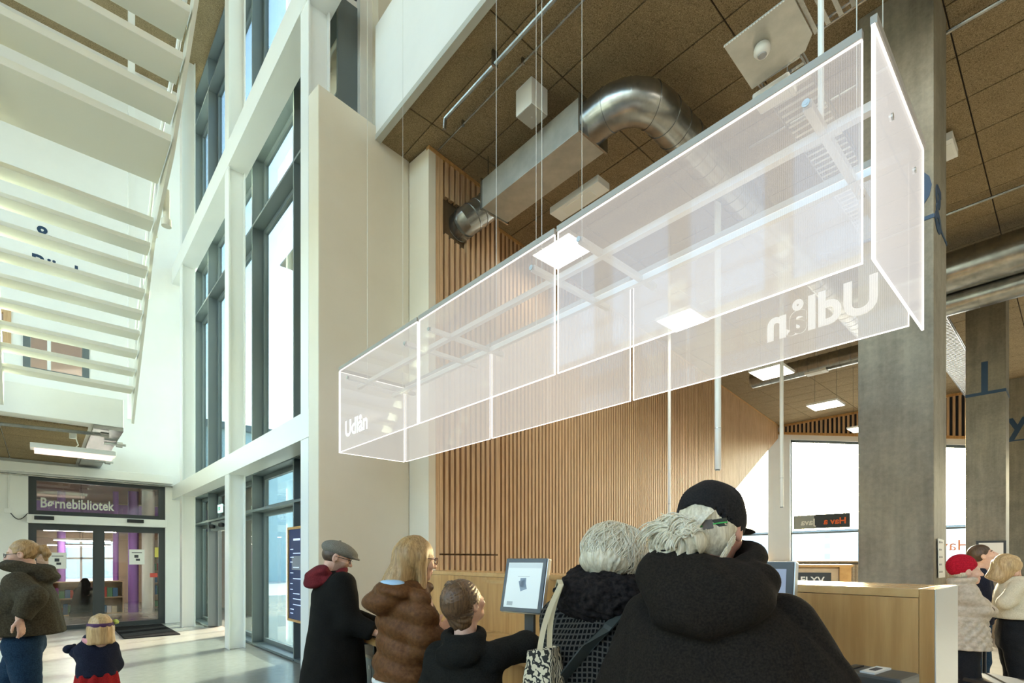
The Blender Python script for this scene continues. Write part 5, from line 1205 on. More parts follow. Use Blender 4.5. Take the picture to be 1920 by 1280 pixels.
# ---------------------------------------------------------------- elderly man in the cap
p = Person('elderly man in a black cap with a white ponytail and charcoal hooded jacket, back turned', 0.565, 1.45, (0.50, 0.87), 1.74, yaw=0.22, pitch=-0.10)
p.hc = p.loc(1333, 992, 1.45); p.neck = V3(0, -0.01, 1.47)
p.sh = [V3(-0.160, 0, 1.372), V3(0.165, 0, 1.372)]; p.el = [V3(-0.275, 0.0, 1.12), V3(0.335, 0.0, 1.09)]; p.wr = [V3(-0.16, 0.27, 1.04), V3(0.20, 0.27, 1.06)]
p.body(skin_ruddy, lipm, hair_white, torso_h=0.024)
p.legs(black_trouser, top=1.0); p.shoes(shoe_m)
def ex(g, d):
    hood = g.ell((-0.01, -0.130, 1.470), (0.145, 0.075, 0.080)); hood = smin(hood, g.ell((-0.10, -0.10, 1.50), (0.075, 0.07, 0.075)), 0.04); hood = smin(hood, g.ell((0.10, -0.09, 1.49), (0.075, 0.07, 0.07)), 0.04)
    hood = smin(hood, g.ell((-0.01, -0.165, 1.42), (0.11, 0.045, 0.055)), 0.05)
    hood = hood+0.016*(np.abs(np.sin(17*(g.Z+0.45*np.abs(g.X+0.02)-1.38+0.05*np.sin(14*g.X))))-0.6)*np.clip(1.3-np.abs(g.X)/0.2, 0, 1)
    col_ = g.torus((0.01, 0.0, 1.555), 0.092, 0.034, 1.05, 0.30)
    d = smin(d, smin(hood, col_, 0.02), 0.018)
    for z, x0 in ((1.325, 0.0),): d = d+0.0035*np.exp(-((g.Z-z-0.02*np.abs(g.X))/0.005)**2)*(g.Y < -0.05)
    for sx in (-1, 1): d = d+0.004*np.exp(-((np.abs(g.X-sx*(0.215-0.15*(1.42-g.Z)*0.2))-0.0)/0.006)**2)*(g.Z < 1.40)*(g.Y < 0.02)
    return d
p.coat(dark_jacket, [(0.74, 0, 0, 0.275, 0.20), (1.0, 0, -0.01, 0.265, 0.195), (1.2, 0, -0.02, 0.245, 0.180), (1.33, 0, -0.015, 0.205, 0.150), (1.42, 0, -0.01, 0.135, 0.115), (1.53, 0, -0.005, 0.095, 0.09)],
       arm=(0.090, 0.082, 0.065), hem=0.76, name='jacket', h=0.0095, amp=0.020, ff=9, seed=5, extra=ex, neck=(0.062, 0.05), stretch=(1.4, 1, 0.6))
# cap with arched opening and strap
def capf(g):
    d = g.ell((0, -0.010, 0.035), (0.088, 0.107, 0.098)); d = smin(d, g.ell((0, 0.01, 0.03), (0.085, 0.09, 0.10)), 0.02)
    inner = g.ell((0, -0.010, 0.028), (0.080, 0.099, 0.092)); az = np.arctan2(g.X, g.Y+0.01)
    d = d+0.0016*np.exp(-((np.mod(az+math.pi/6*0, math.pi/3)-math.pi/6)/0.02)**2)*(g.Z < 0.13)
    d = d+0.0022*np.sin(46*g.X+30*g.Z+3*np.sin(25*g.Y))*np.sin(38*g.Z-20*g.X+2*np.sin(30*g.X)); d = smax(d, -inner, 0.003); d = smax(d, 0.012-0.25*(g.Y+0.05)*(g.Y > -0.05)-g.Z-0.010, 0.004)
    op = g.ell((0.0, -0.11, 0.008), (0.050, 0.06, 0.042)); d = smax(d, -op, 0.004)
    brim = g.ell((0, 0.125, 0.012), (0.082, 0.085, 0.006)); brim = smax(brim, 0.075-g.Y, 0.005); return smin(d, brim, 0.006)
p.hair(capf, cap_cloth, (-0.12, -0.14, -0.05), (0.12, 0.22, 0.15), 0.005, 'cap')
mb = MB(); mb.lathe(tuple(p.M @ Vector(tuple(p.hp(0, -0.01, 0.131)))), [(0.009, 0), (0.009, 0.004), (0.005, 0.007)], 12); mb.build('cap_button', cap_cloth, p.root, smooth=True)
st_pts = [p.M @ Vector(tuple(p.hp(0.085*math.sin(a), -0.012-0.101*math.cos(a), -0.012+0.020*abs(a)))) for a in np.linspace(-0.62, 0.95, 12)]
def ribbon(pts, upv, w, th, mat, name, par):
    mb = MB(); vs = []; P = [Vector(q) for q in pts]
    for i, q in enumerate(P):
        t = (P[min(i+1, len(P)-1)]-P[max(i-1, 0)]).normalized(); u = Vector(upv(i, q)) if callable(upv) else Vector(upv); u = (u-t*u.dot(t)).normalized(); n = t.cross(u)
        vs += [q+u*w/2+n*th/2, q-u*w/2+n*th/2, q-u*w/2-n*th/2, q+u*w/2-n*th/2]
    fs = []
    for i in range(len(P)-1):
        for j in range(4): fs.append((i*4+j, i*4+(j+1) % 4, i*4+4+(j+1) % 4, i*4+4+j))
    fs += [(3, 2, 1, 0), tuple(len(vs)-4+j for j in range(4))]
    return mb.add(vs, fs).build(name, mat, par, smooth=False)
ribbon(st_pts, (0, 0, 1), 0.021, 0.003, strap_dark, 'cap_strap', p.root)
ribbon([q+Vector((RX*0.0-FX*0.003, RY*0.0-FY*0.003, -0.001)) for q in st_pts[2:]], (0, 0, 1), 0.0035, 0.003, simple('green_stitch', (0.05, 0.42, 0.10), 0.5), 'strap_stripe', p.root)
ribbon([q+Vector((-FX*0.004, -FY*0.004, 0)) for q in st_pts[6:9]], (0, 0, 1), 0.024, 0.004, simple('strap_buckle', (0.12, 0.10, 0.09), 0.5), 'strap_buckle', p.root)
# white hair under the cap and the loose ponytail
def wh(g):
    d = g.ell((0, -0.028, -0.012), (0.080, 0.088, 0.085)); d = smax(d, g.Y+0.022-0.35*(g.Z+0.02), 0.01); d = smin(d, g.ell((-0.002, -0.090, 0.022), (0.052, 0.026, 0.042)), 0.012)
    d = d+0.0022*np.sin(150*g.X+30*g.Z+4*np.sin(40*g.Z)); return d
p.hair(wh, hair_white, (-0.12, -0.15, -0.12), (0.12, 0.06, 0.09), 0.0055, 'hair')
def pony(g):
    d = g.ell((-0.025, -0.135, -0.030), (0.056, 0.034, 0.034)); d = smin(d, g.ell((-0.072, -0.125, -0.052), (0.050, 0.036, 0.036)), 0.03); d = smin(d, g.ell((0.010, -0.130, -0.050), (0.036, 0.028, 0.032)), 0.02); d = smin(d, g.ell((-0.05, -0.135, -0.085), (0.055, 0.03, 0.024)), 0.02)
    th = np.arctan2(g.Z+0.058, g.X+0.045); rr = np.hypot(g.X+0.045, g.Z+0.058)
    return d+0.0045*np.sin(210*rr+3.0*th+2.0*np.sin(35*g.X))+0.002*np.sin(500*rr+5*th)
p.hair(pony, hair_white, (-0.18, -0.2, -0.15), (0.09, -0.06, 0.04), 0.0045, 'ponytail')
paths = []
for lk_ in range(13):
    x0, z0, ph_, ln, dr = R3.uniform(-0.015, 0.035), R3.uniform(-0.030, 0.012), R3.uniform(0, 6.28), R3.uniform(0.065, 0.115), R3.uniform(0.005, 0.055)
    y0, am = R3.uniform(-0.172, -0.145), R3.uniform(0.014, 0.024)
    for k in range(16):
        ox, oz, oy = R3.gauss(0, 0.0045), R3.gauss(0, 0.0045), R3.gauss(0, 0.003); P = []
        for t in np.linspace(0, 1, 13):
            w_ = 5.5*t+ph_; P.append(p.hp(x0+ox*(1+t)-ln*t+am*0.7*math.cos(w_)*min(1, 2.5*t), y0+oy-0.012*math.sin(3.1*t)+0.010*math.cos(w_)*t, z0+oz*(1+t)-dr*t+am*math.sin(w_)*min(1, 2.5*t)))
        paths.append(P)
for k in range(60):
    x = R3.uniform(-0.05, 0.05); paths.append([p.hp(x*(1-0.4*t)-0.03*t*t, -0.108-0.035*t, 0.030-0.075*t+0.012*math.sin(3.1*t)) for t in np.linspace(0, 1, 7)])
for k in range(40):
    x = R3.choice((-1, 1)); paths.append([p.hp(x*(0.081-0.02*t), -0.045-0.04*t+R3.uniform(-.01, .01), -0.02-0.07*t-0.02*k/40) for t in np.linspace(0, 1, 6)])
p.strands(paths, 0.0021, hair_white_light)

# ---------------------------------------------------------------- white-haired woman
p = Person('white-haired woman in a black dotted coat with a bushy black collar, back turned', 0.335, 1.82, (0.45, 0.89), 1.62, fem=True, yaw=0.55, pitch=-0.30)
p.hc = p.loc(1157, 1042, 1.82); p.neck = V3(0.0, 0.01, 1.40)
p.sh = [V3(-0.165, 0.0, 1.33), V3(0.165, 0.0, 1.33)]; p.el = [V3(-0.225, 0.11, 1.19), V3(0.24, 0.10, 1.12)]; p.wr = [V3(-0.14, 0.33, 1.09), V3(0.12, 0.33, 1.06)]
p.body(skin, lipm, hair_white); p.legs(black_trouser, top=0.95); p.shoes(shoe_m)
uvf = lambda c: np.stack([np.arctan2(c[:, 0], -c[:, 1]+0.02)*0.20+np.where(np.abs(c[:, 0]) > 0.2, c[:, 1]*0.2, 0), c[:, 2]+0.10*np.abs(c[:, 0])], 1)
p.coat(dots, [(0.60, 0, 0, 0.25, 0.20), (0.9, 0, -0.01, 0.235, 0.19), (1.1, 0, -0.015, 0.215, 0.170), (1.26, 0, -0.015, 0.205, 0.150), (1.36, 0, 0.0, 0.15, 0.12), (1.43, 0, 0.01, 0.09, 0.08)], arm=(0.085, 0.078, 0.055), hem=0.62, h=0.011, amp=0.006, ff=14, seed=9, neck=(0.06, 0.05), uvfn=uvf)
def furf(g):
    d = g.torus((0, 0.02, 1.455), 0.112, 0.062, 0.92, 0.34); d = smin(d, g.ell((0, -0.09, 1.425), (0.165, 0.07, 0.085)), 0.04); d = smin(d, g.ell((0.10, 0.03, 1.42), (0.09, 0.09, 0.06)), 0.04)
    return d+0.008*np.sin(70*g.X+3*np.sin(55*g.Z))*np.sin(75*g.Z+2*np.sin(60*g.Y))+0.004*np.sin(160*g.X)*np.sin(150*g.Z+90*g.Y)
sdf_obj('collar', [nets(furf, (-0.25, -0.23, 1.30), (0.25, 0.22, 1.57), 0.0075)], fur, p.root)
def wl_(g):
    d = g.ell((0, -0.012, 0.022), (0.108, 0.118, 0.098)); d = smin(d, g.ell((0, -0.05, -0.035), (0.105, 0.085, 0.062)), 0.03); d = smax(d, -g.ell((0, 0.13, -0.05), (0.065, 0.08, 0.085)), 0.02)
    az = np.arctan2(g.X, g.Y+0.03); return d+0.0025*np.sin(13*az+7*np.sin(22*g.Z)+3*np.sin(9*az))+0.002*np.sin(60*az+25*g.Z)
p.hair(wl_, hair_white, (-0.15, -0.17, -0.13), (0.15, 0.13, 0.15), 0.006)
paths = []
for k in range(620):
    az = R3.uniform(-2.6, 2.6); el = R3.uniform(-0.3, 1.55) if k % 2 else R3.uniform(-0.55, 0.5); r0 = R3.uniform(1.01, 1.08); tw = R3.uniform(-0.7, 0.7); P = []
    for t in np.linspace(0, 1, 7):
        e = el-0.75*t; a = az+tw*t; rr = r0+0.05*math.sin(3.14*t)+0.05*t*R3.random()
        P.append(p.hp(0.108*rr*math.cos(e)*math.sin(a), -0.015-0.116*rr*math.cos(e)*math.cos(a), 0.012+0.10*rr*math.sin(e)))
    paths.append(P)
p.strands(paths, 0.0016, hair_white_light)
def onM(p, *q): return p.M @ Vector(q)
pts = [onM(p, 0.10, -0.09, 1.40), onM(p, 0.05, -0.155, 1.34), onM(p, -0.02, -0.185, 1.26), onM(p, -0.09, -0.197, 1.17), onM(p, -0.15, -0.185, 1.08), onM(p, -0.20, -0.13, 0.98), onM(p, -0.24, -0.05, 0.92)]
cbg = thing('shoulder_bag', 'dark shoulder bag worn on a wide strap across the dotted coat', 'bag', (onM(p, -0.28, 0, 0)).to_tuple())
ribbon(pts, lambda i, q: (RX*0.75, RY*0.75, 0.6), 0.042, 0.006, strap_dark, 'strap', cbg)
c = onM(p, -0.285, 0.03, 0.80); MB().obox(c, onM(p, 0, 1, 0)-onM(p, 0, 0, 0), (0, 0, 1), onM(p, 1, 0, 0)-onM(p, 0, 0, 0), 0.13, 0.11, 0.035).build('bag_body', strap_dark, cbg, bevel=0.015)
tote = thing('tote_bag', 'tote bag with a black and cream squiggle print on a long cream strap', 'bag', UD(1030, 1280, 1.60))
tb0 = UD(1032, 1205, 1.60); 
def totef(g):
    d = g.stack([(0.86, 0, 0, 0.075, 0.05), (1.05, 0, 0, 0.070, 0.055), (1.20, 0.0, 0, 0.058, 0.045), (1.31, 0.0, 0, 0.050, 0.03)], 4.0)
    d = d+folds(g, 0.010, 16, 4, (1, 1, 0.7)); d = smax(d, g.Z-1.265-0.25*g.X, 0.004); return smax(d, -g.stack([(1.1, 0, 0, 0.042, 0.03), (1.4, 0, 0, 0.045, 0.022)], 3.0), 0.006)
tr = Matrix.Translation((UD(1020, 1260, 1.70).x, UD(1020, 1260, 1.70).y, 0)) @ Matrix.Rotation(p.rot-0.25, 4, 'Z')
tv, tq_ = nets(totef, (-0.16, -0.09, 0.82), (0.16, 0.09, 1.34), 0.008)
tv = np.array([tuple(tr @ Vector(tuple(v))-Vector(tote.location)) for v in tv]); sdf_obj('bag_body', [(tv, tq_)], squiggle, tote)
for off, (ex_, ey) in ((0.0, (1012, 1218)), (0.03, (1030, 1214))):
    A, B = UD(ex_, ey, 1.63+off), UD(1052, 1096, 1.70+off)
    mid = [A.lerp(B, t)+Vector((RX, RY, 0))*(-0.012*math.sin(3.14*t)) for t in np.linspace(0, 1, 8)]
    ribbon(mid+[B+Vector((FX*0.06, FY*0.06, 0.012)), B+Vector((FX*0.14, FY*0.14, -0.02))], (RX, RY, 0), 0.017, 0.006, strap_cream, 'strap', tote)

# ---------------------------------------------------------------- boy
p = Person('boy in a black jacket leaning on the worktop and looking up at the monitor', -0.215, 2.38, (0.30, 0.95), 1.44, yaw=0.45, pitch=0.42)
p.tw = 0.85; p.hs = 0.93; p.hc = p.loc(871, 1131, 2.38); p.neck = V3(0, -0.02, 1.17)
p.sh = [V3(-0.125, 0, 1.10), V3(0.135, 0.0, 1.12)]; p.el = [V3(-0.185, 0.02, 0.92), p.loc(985, 1222, 2.40)+V3(0, 0, 0.03)]; p.wr = [V3(-0.10, 0.20, 0.93), p.loc(985, 1200, 2.62)]
p.el[1] = p.loc(986, 1212, 2.42); p.wr[1] = p.loc(1000, 1210, 2.62); p.hand_n[1] = V3(0, 0.2, -1)
p.body(skin, lipm, hair_brown); p.legs(black_trouser, top=0.85); p.shoes(shoe_m)
def ex(g, d):
    d = smin(d, g.torus((0, -0.01, 1.205), 0.075, 0.030, 1.0, 0.2), 0.02); h_ = smin(g.ell((0, -0.10, 1.13), (0.10, 0.05, 0.06)), g.ell((0.07, -0.05, 1.15), (0.05, 0.05, 0.045)), 0.03)
    return smin(d, h_, 0.015)
p.coat(boy_cloth, [(0.66, 0, 0, 0.175, 0.13), (0.8, 0, 0, 0.175, 0.13), (0.95, 0, 0, 0.168, 0.125), (1.07, 0, 0, 0.155, 0.11), (1.14, 0, 0, 0.10, 0.085), (1.19, 0, -0.01, 0.07, 0.07)], arm=(0.070, 0.066, 0.055), hem=0.68, name='jacket', h=0.010, amp=0.009, ff=17, seed=3, extra=ex, neck=(0.055, 0.05))
def bh(g):
    d = g.ell((0, -0.018, 0.032), (0.087, 0.106, 0.098)); d = smin(d, g.ell((0, -0.055, -0.055), (0.066, 0.055, 0.075)), 0.03); d = smax(d, -g.ell((0, 0.115, -0.03), (0.09, 0.062, 0.085)), 0.015)
    for x in (-1, 1): d = smax(d, -g.ell((x*0.09, 0.0, -0.045), (0.03, 0.035, 0.045)), 0.01)
    az = np.arctan2(g.X-0.01, g.Z-0.05); rr = np.hypot(g.X-0.01, g.Z-0.05); return d+0.003*np.sin(22*az+3*np.sin(60*rr))
p.hair(bh, hair_brown, (-0.12, -0.16, -0.12), (0.12, 0.12, 0.15), 0.006)
paths = []
for k in range(220):
    a = R3.uniform(0, 6.28); P = []
    for t in np.linspace(0.05, 1, 7):
        rr = 0.10*t; x, z = 0.01+rr*math.cos(a+0.8*t), 0.055+rr*math.sin(a+0.8*t)*1.1-0.02*t
        q = min((x/0.090)**2+((z-0.02)/0.10)**2, 0.97); P.append(p.hp(x, -0.018-0.109*math.sqrt(1-q), z))
    paths.append(P)
p.strands(paths, 0.0018, hair_brown)

# ---------------------------------------------------------------- woman in the brown jacket
p = Person('woman with long blonde hair and glasses in a brown down jacket at the worktop', -0.545, 2.68, (0.72, 0.69), 1.68, fem=True, yaw=0.20, pitch=-0.10)
p.hc = p.loc(781, 1048, 2.68); p.neck = V3(0, 0.0, 1.41)
p.sh = [V3(-0.155, 0, 1.335), V3(0.155, 0, 1.335)]; p.el = [V3(-0.21, 0.10, 1.09), p.loc(797, 1204, 2.55)]; p.wr = [V3(-0.10, 0.30, 1.05), p.loc(822, 1184, 2.62)]
p.body(skin, lipm, hair_blond); p.glasses(simple('red_brown_glasses', (0.12, 0.03, 0.025), 0.3))
p.legs(black_trouser, top=0.98, r=(0.10, 0.075, 0.055)); p.shoes(shoe_m)
def quilt(g): return 0.017*np.abs(np.sin(math.pi*(g.Z+0.03*np.sin(7*g.X+5*g.Y))/0.105))*-1+0.010
def ex(g, d):
    hood = g.ell((-0.03, -0.125, 1.345), (0.115, 0.080, 0.075)); hood = smin(hood, g.ell((0.04, -0.08, 1.385), (0.10, 0.085, 0.06)), 0.04); hood = hood+0.010*(np.abs(np.sin(22*g.Z+9*g.X))-0.5)
    d = smin(d, hood, 0.015); return smin(d, g.torus((0, 0.02, 1.425), 0.085, 0.026, 1.1, -0.1), 0.02)
p.coat(brown_down, [(0.90, 0, 0, 0.185, 0.150), (1.0, 0, 0, 0.185, 0.15), (1.12, 0, -0.0, 0.165, 0.130), (1.25, 0, -0.0, 0.170, 0.130), (1.35, 0, 0, 0.145, 0.12), (1.42, 0, 0, 0.09, 0.085)], arm=(0.080, 0.075, 0.060), hem=0.945, name='jacket', h=0.0105, amp=0.006, ff=20, seed=12, extra=ex, quilt=quilt, neck=(0.06, 0.05), armk=0.02)
sdf_obj('hood_lining', [nets(lambda g: smax(g.ell((0.02, -0.095, 1.43), (0.085, 0.060, 0.028)), -g.ell((0.02, -0.06, 1.47), (0.07, 0.06, 0.03)), 0.005), (-0.1, -0.18, 1.38), (0.14, 0.0, 1.48), 0.007)], blue_lining, p.root)
for z0, z1, m_, nm in ((0.918, 0.945, paper, 'white_hem_stripe'), (0.888, 0.918, red_knit, 'red_hem_stripe')):
    sdf_obj(nm, [nets(lambda g: smax(smax(g.stack([(0.85, 0, 0, 0.192, 0.158), (1.0, 0, 0, 0.192, 0.158)]), g.Z-z1, 0.002), z0-g.Z, 0.002), (-0.24, -0.2, 0.86), (0.24, 0.2, 0.97), 0.0095)], m_, p.root)
def lh(g):
    d = g.ell((0, -0.018, 0.025), (0.086, 0.106, 0.103)); d = smin(d, g.cone((0.0, -0.05, 0.0), (-0.01, -0.10, -0.16), 0.078, 0.066), 0.04)
    d = smin(d, g.cone((-0.01, -0.10, -0.13), (-0.07, -0.185, -0.27), 0.055, 0.030), 0.05); d = smin(d, g.cone((0.062, 0.00, 0.0), (0.068, 0.02, -0.16), 0.030, 0.022), 0.03); d = smin(d, g.cone((-0.062, 0.00, 0.0), (-0.068, 0.01, -0.16), 0.030, 0.022), 0.03)
    d = smax(d, -g.ell((0, 0.135, -0.04), (0.060, 0.08, 0.105)), 0.02); return d+0.003*np.sin(170*g.X+40*g.Y+3*np.sin(14*g.Z))
p.hair(lh, hair_blond, (-0.2, -0.3, -0.36), (0.14, 0.12, 0.15), 0.007)
paths = []
for k in range(240):
    a = R3.uniform(-2.2, 2.2); P = []; sp = R3.uniform(-1, 1)
    top = (0.088*math.sin(a), -0.018-0.106*math.cos(a))
    for t in np.linspace(0, 1, 9):
        if t < 0.35: q = t/0.35; P.append(p.hp(top[0]*(0.25+0.75*q), -0.01+(top[1]+0.01)*(0.2+0.8*q), 0.128-0.10*q*q))
        else:
            q = (t-0.35)/0.65; bx = top[0]*(1-0.5*q)+(-0.09*q*q if abs(a) < 1.1 else 0); by = top[1]+(-0.11*q*q if abs(a) < 1.1 else 0.03*q)
            P.append(p.hp(bx+0.012*sp*q, by-0.012*math.sin(3*q), 0.028-(0.30 if abs(a) < 1.1 else 0.20)*q))
    paths.append(P)
p.strands(paths, 0.0019, hair_blond)

# ---------------------------------------------------------------- man in the flat cap
p = Person('bearded man in a grey tweed flat cap, maroon hood and long black coat', -1.315, 3.88, (0.84, 0.54), 1.73, yaw=0.30, pitch=-0.30)
p.hc = p.loc(632, 1045, 3.88); p.neck = V3(0, -0.02, 1.45)
p.sh = [V3(-0.185, 0, 1.375), V3(0.185, 0, 1.375)]; p.el = [V3(-0.24, 0.12, 1.12), p.loc(655, 1166, 3.70)]; p.wr = [V3(-0.14, 0.36, 1.03), p.loc(703, 1186, 3.70)]
p.hand_n = [None, V3(0, 0, -1)]; p.curl = [0.4, 0.5]
p.body(skin, lipm, hair_dark, stubble); p.glasses(black); p.legs(black_trouser, top=1.0); p.shoes(shoe_m)
p.coat(black_coat, [(0.32, 0, -0.02, 0.30, 0.26), (0.7, 0, -0.02, 0.265, 0.225), (0.95, 0, -0.01, 0.245, 0.19), (1.15, 0, -0.01, 0.225, 0.165), (1.3, 0, -0.01, 0.215, 0.155), (1.40, 0, -0.01, 0.155, 0.12), (1.47, 0, -0.01, 0.09, 0.085)], arm=(0.092, 0.078, 0.062), hem=0.34, h=0.013, amp=0.007, ff=11, seed=21, neck=(0.06, 0.05), stretch=(1.5, 1.5, 0.5))
def mh(g):
    d = g.torus((0, -0.035, 1.432), 0.088, 0.034, 1.0, 0.50); d = smin(d, g.ell((-0.02, -0.155, 1.405), (0.125, 0.075, 0.065)), 0.05); d = smin(d, g.ell((-0.0, -0.10, 1.46), (0.125, 0.06, 0.05)), 0.04)
    return d+0.009*np.sin(55*(g.Z-0.5*g.Y)+9*g.X)
sdf_obj('hood', [nets(mh, (-0.22, -0.28, 1.31), (0.22, 0.18, 1.56), 0.009)], maroon, p.root)
def fc(g):
    d = g.ell((0, -0.015, 0.062), (0.093, 0.118, 0.062)); d = smin(d, g.ell((0, 0.055, 0.055), (0.080, 0.085, 0.036)), 0.04); d = smin(d, g.ell((0, 0.115, 0.030), (0.070, 0.050, 0.010)), 0.02)
    d = smax(d, 0.018+0.10*(-g.Y)*(g.Y < 0)*0.3-g.Z, 0.008); az = np.arctan2(g.X, g.Y+0.01); return d+0.0018*np.exp(-((np.mod(az, math.pi/4)-math.pi/8)/0.03)**2)
p.hair(fc, tweed, (-0.13, -0.17, -0.02), (0.13, 0.2, 0.15), 0.006, 'flat_cap')
mb = MB(); mb.lathe(tuple(p.M @ Vector(tuple(p.hp(0, -0.015, 0.122)))), [(0.010, 0), (0.010, 0.005), (0.004, 0.008)], 10); mb.build('cap_button', tweed, p.root, smooth=True)
def sh_(g):
    d = g.ell((0, -0.015, 0.012), (0.080, 0.099, 0.075)); d = smax(d, g.Y-0.03+0.5*np.abs(g.Z), 0.01)
    for x in (-1, 1): d = smax(d, -g.ell((x*0.085, 0.0, -0.01), (0.02, 0.028, 0.04)), 0.006)
    return smax(d, -0.055-g.Z-0.4*(g.Y+0.09), 0.01)
p.hair(sh_, hair_dark, (-0.11, -0.14, -0.1), (0.11, 0.06, 0.1), 0.007)

# ---------------------------------------------------------------- woman in the parka (walking out of the picture)
p = Person('woman with a blonde ponytail and glasses in an olive parka and jeans', -3.95, 4.2, (-0.86, -0.50), 1.71, fem=True, yaw=0.0, pitch=-0.12)
p.hc = p.loc(41, 1039, 4.2); p.neck = V3(0, -0.01, 1.44)
p.sh = [V3(-0.185, 0.0, 1.365), V3(0.175, 0.02, 1.365)]; p.el = [p.loc(62, 1120, 4.0), V3(0.25, 0.06, 1.10)]; p.wr = [p.loc(36, 1161, 3.95), V3(0.22, 0.14, 0.92)]
p.hand_dir[0] = p.loc(42, 1200, 3.97)-p.loc(33, 1160, 3.95); p.hand_n[0] = V3(0.5, 0.8, 0); p.curl = [0.25, 0.4]
p.knee = [V3(-0.09, -0.05, 0.50), V3(0.09, 0.14, 0.52)]; p.ank = [V3(-0.09, -0.22, 0.13), V3(0.09, 0.18, 0.09)]
p.body(skin, lipm, hair_blond); p.glasses(black); p.legs(denim, r=(0.118, 0.085, 0.062), top=1.0, h=0.014, amp=0.008); p.shoes(shoe_m)
def ex(g, d):
    hood = smin(g.ell((0, -0.125, 1.425), (0.135, 0.090, 0.075)), g.torus((0, -0.01, 1.49), 0.096, 0.048, 1.1, 0.15), 0.05); hood = hood+0.006*np.sin(60*g.Z+20*g.Y)
    return smin(d, hood, 0.018)
p.coat(olive, [(0.93, 0, -0.03, 0.235, 0.235), (1.08, 0, 0.0, 0.235, 0.235), (1.25, 0, 0.0, 0.225, 0.205), (1.36, 0, -0.01, 0.17, 0.14), (1.45, 0, -0.01, 0.10, 0.09)], arm=(0.095, 0.082, 0.062), hem=0.955, name='parka', h=0.0125, amp=0.009, ff=14, seed=33, extra=ex, neck=(0.06, 0.05))
def pt_(g):
    d = g.ell((0, -0.022, 0.030), (0.084, 0.101, 0.097)); d = smax(d, -g.ell((0, 0.105, -0.035), (0.11, 0.085, 0.10)), 0.02)
    for x in (-1, 1): d = smax(d, -g.ell((x*0.088, 0.0, -0.03), (0.025, 0.032, 0.05)), 0.008)
    d = smax(d, -0.055-g.Z-0.6*(g.Y+0.08), 0.012); d = smin(d, g.chain([((0, -0.105, 0.04), 0.024), ((0, -0.145, 0.035), 0.030), ((0, -0.16, -0.01), 0.028), ((0, -0.15, -0.06), 0.016)], 0.02), 0.015)
    return d+0.002*np.sin(140*g.Z+60*g.Y+2*np.sin(50*g.X))
p.hair(pt_, hair_blond, (-0.12, -0.22, -0.12), (0.12, 0.1, 0.15), 0.0065)

# ---------------------------------------------------------------- running girl
p = Person('small girl with a purple headband, navy jacket and red skirt running by', -3.20, 4.0, (-0.62, 0.78), 1.15, fem=True, yaw=-0.1, pitch=0.0)
p.tw = 0.9; p.hs = 0.92; p.hc = p.loc(188, 1178, 4.0); p.neck = V3(0, -0.01, 0.93)
p.sh = [V3(-0.085, 0, 0.87), V3(0.085, 0, 0.87)]; p.el = [p.loc(158, 1226, 4.0), V3(0.115, 0.05, 0.73)]; p.wr = [p.loc(133, 1218, 3.98), V3(0.05, 0.19, 0.72)]
p.hip = [V3(-0.06, 0, 0.60), V3(0.06, 0, 0.60)]; p.knee = [V3(-0.065, 0.12, 0.36), V3(0.065, -0.02, 0.34)]; p.ank = [V3(-0.065, 0.05, 0.09), V3(0.065, -0.22, 0.16)]
p.body(skin, lipm, hair_light, hands=(False, False)); p.legs(black_trouser, top=0.66); p.shoes(shoe_m)
for i_ in (0, 1):
    w_ = p.wr[i_]; sdf_obj('mitten', [nets(lambda g: smin(g.ell(tuple(w_+(w_-p.el[i_])*0.18), (0.036, 0.036, 0.034)), g.cone(w_, w_+V3(0.02, 0.01, 0.035), 0.016, 0.012), 0.015), tuple(w_-0.09), tuple(w_+0.09), 0.007)], navy_cloth, p.root)
p.coat(navy_cloth, [(0.62, 0, 0, 0.13, 0.11), (0.75, 0, 0, 0.122, 0.105), (0.85, 0, 0, 0.108, 0.095), (0.91, 0, 0, 0.085, 0.075), (0.98, 0, 0, 0.085, 0.085)], arm=(0.050, 0.046, 0.040), hem=0.66, name='jacket', h=0.010, amp=0.006, ff=20, seed=41, neck=(0.035, 0.05))
sdf_obj('skirt', [nets(lambda g: smax(smax(g.stack([(0.40, 0, 0, 0.17, 0.16), (0.66, 0, 0, 0.128, 0.108), (0.72, 0, 0, 0.12, 0.10)])+0.008*np.sin(9*np.arctan2(g.X, g.Y)), 0.42-g.Z, 0.006), g.Z-0.69, 0.01), (-0.26, -0.24, 0.38), (0.26, 0.24, 0.72), 0.011)], red_cloth, p.root)
sdf_obj('scarf', [nets(lambda g: g.torus((0, -0.015, 0.945), 0.066, 0.026, 1.0, 0.15), (-0.13, -0.13, 0.90), (0.13, 0.13, 1.05), 0.008)], pink_cloth, p.root)
def gh(g):
    d = g.ell((0, -0.015, 0.028), (0.086, 0.104, 0.100)); d = smin(d, g.stack([(-0.13, 0, -0.035, 0.098, 0.085), (0.02, 0, -0.02, 0.088, 0.10)], 2.2), 0.03); d = smax(d, -0.125-g.Z, 0.008)
    d = smax(d, -g.ell((0, 0.115, -0.05), (0.058, 0.075, 0.11)), 0.02); return d+0.0025*np.sin(130*g.X+50*g.Y)
p.hair(gh, hair_light, (-0.14, -0.16, -0.16), (0.14, 0.12, 0.15), 0.007)
sdf_obj('headband', [p.head_mesh(lambda g: smax(smax(g.ell((0, -0.015, 0.028), (0.092, 0.110, 0.106)), g.Z-0.052, 0.003), 0.020-g.Z, 0.003), (-0.12, -0.15, 0.0), (0.12, 0.12, 0.07), 0.006)], purple_band, p.root)
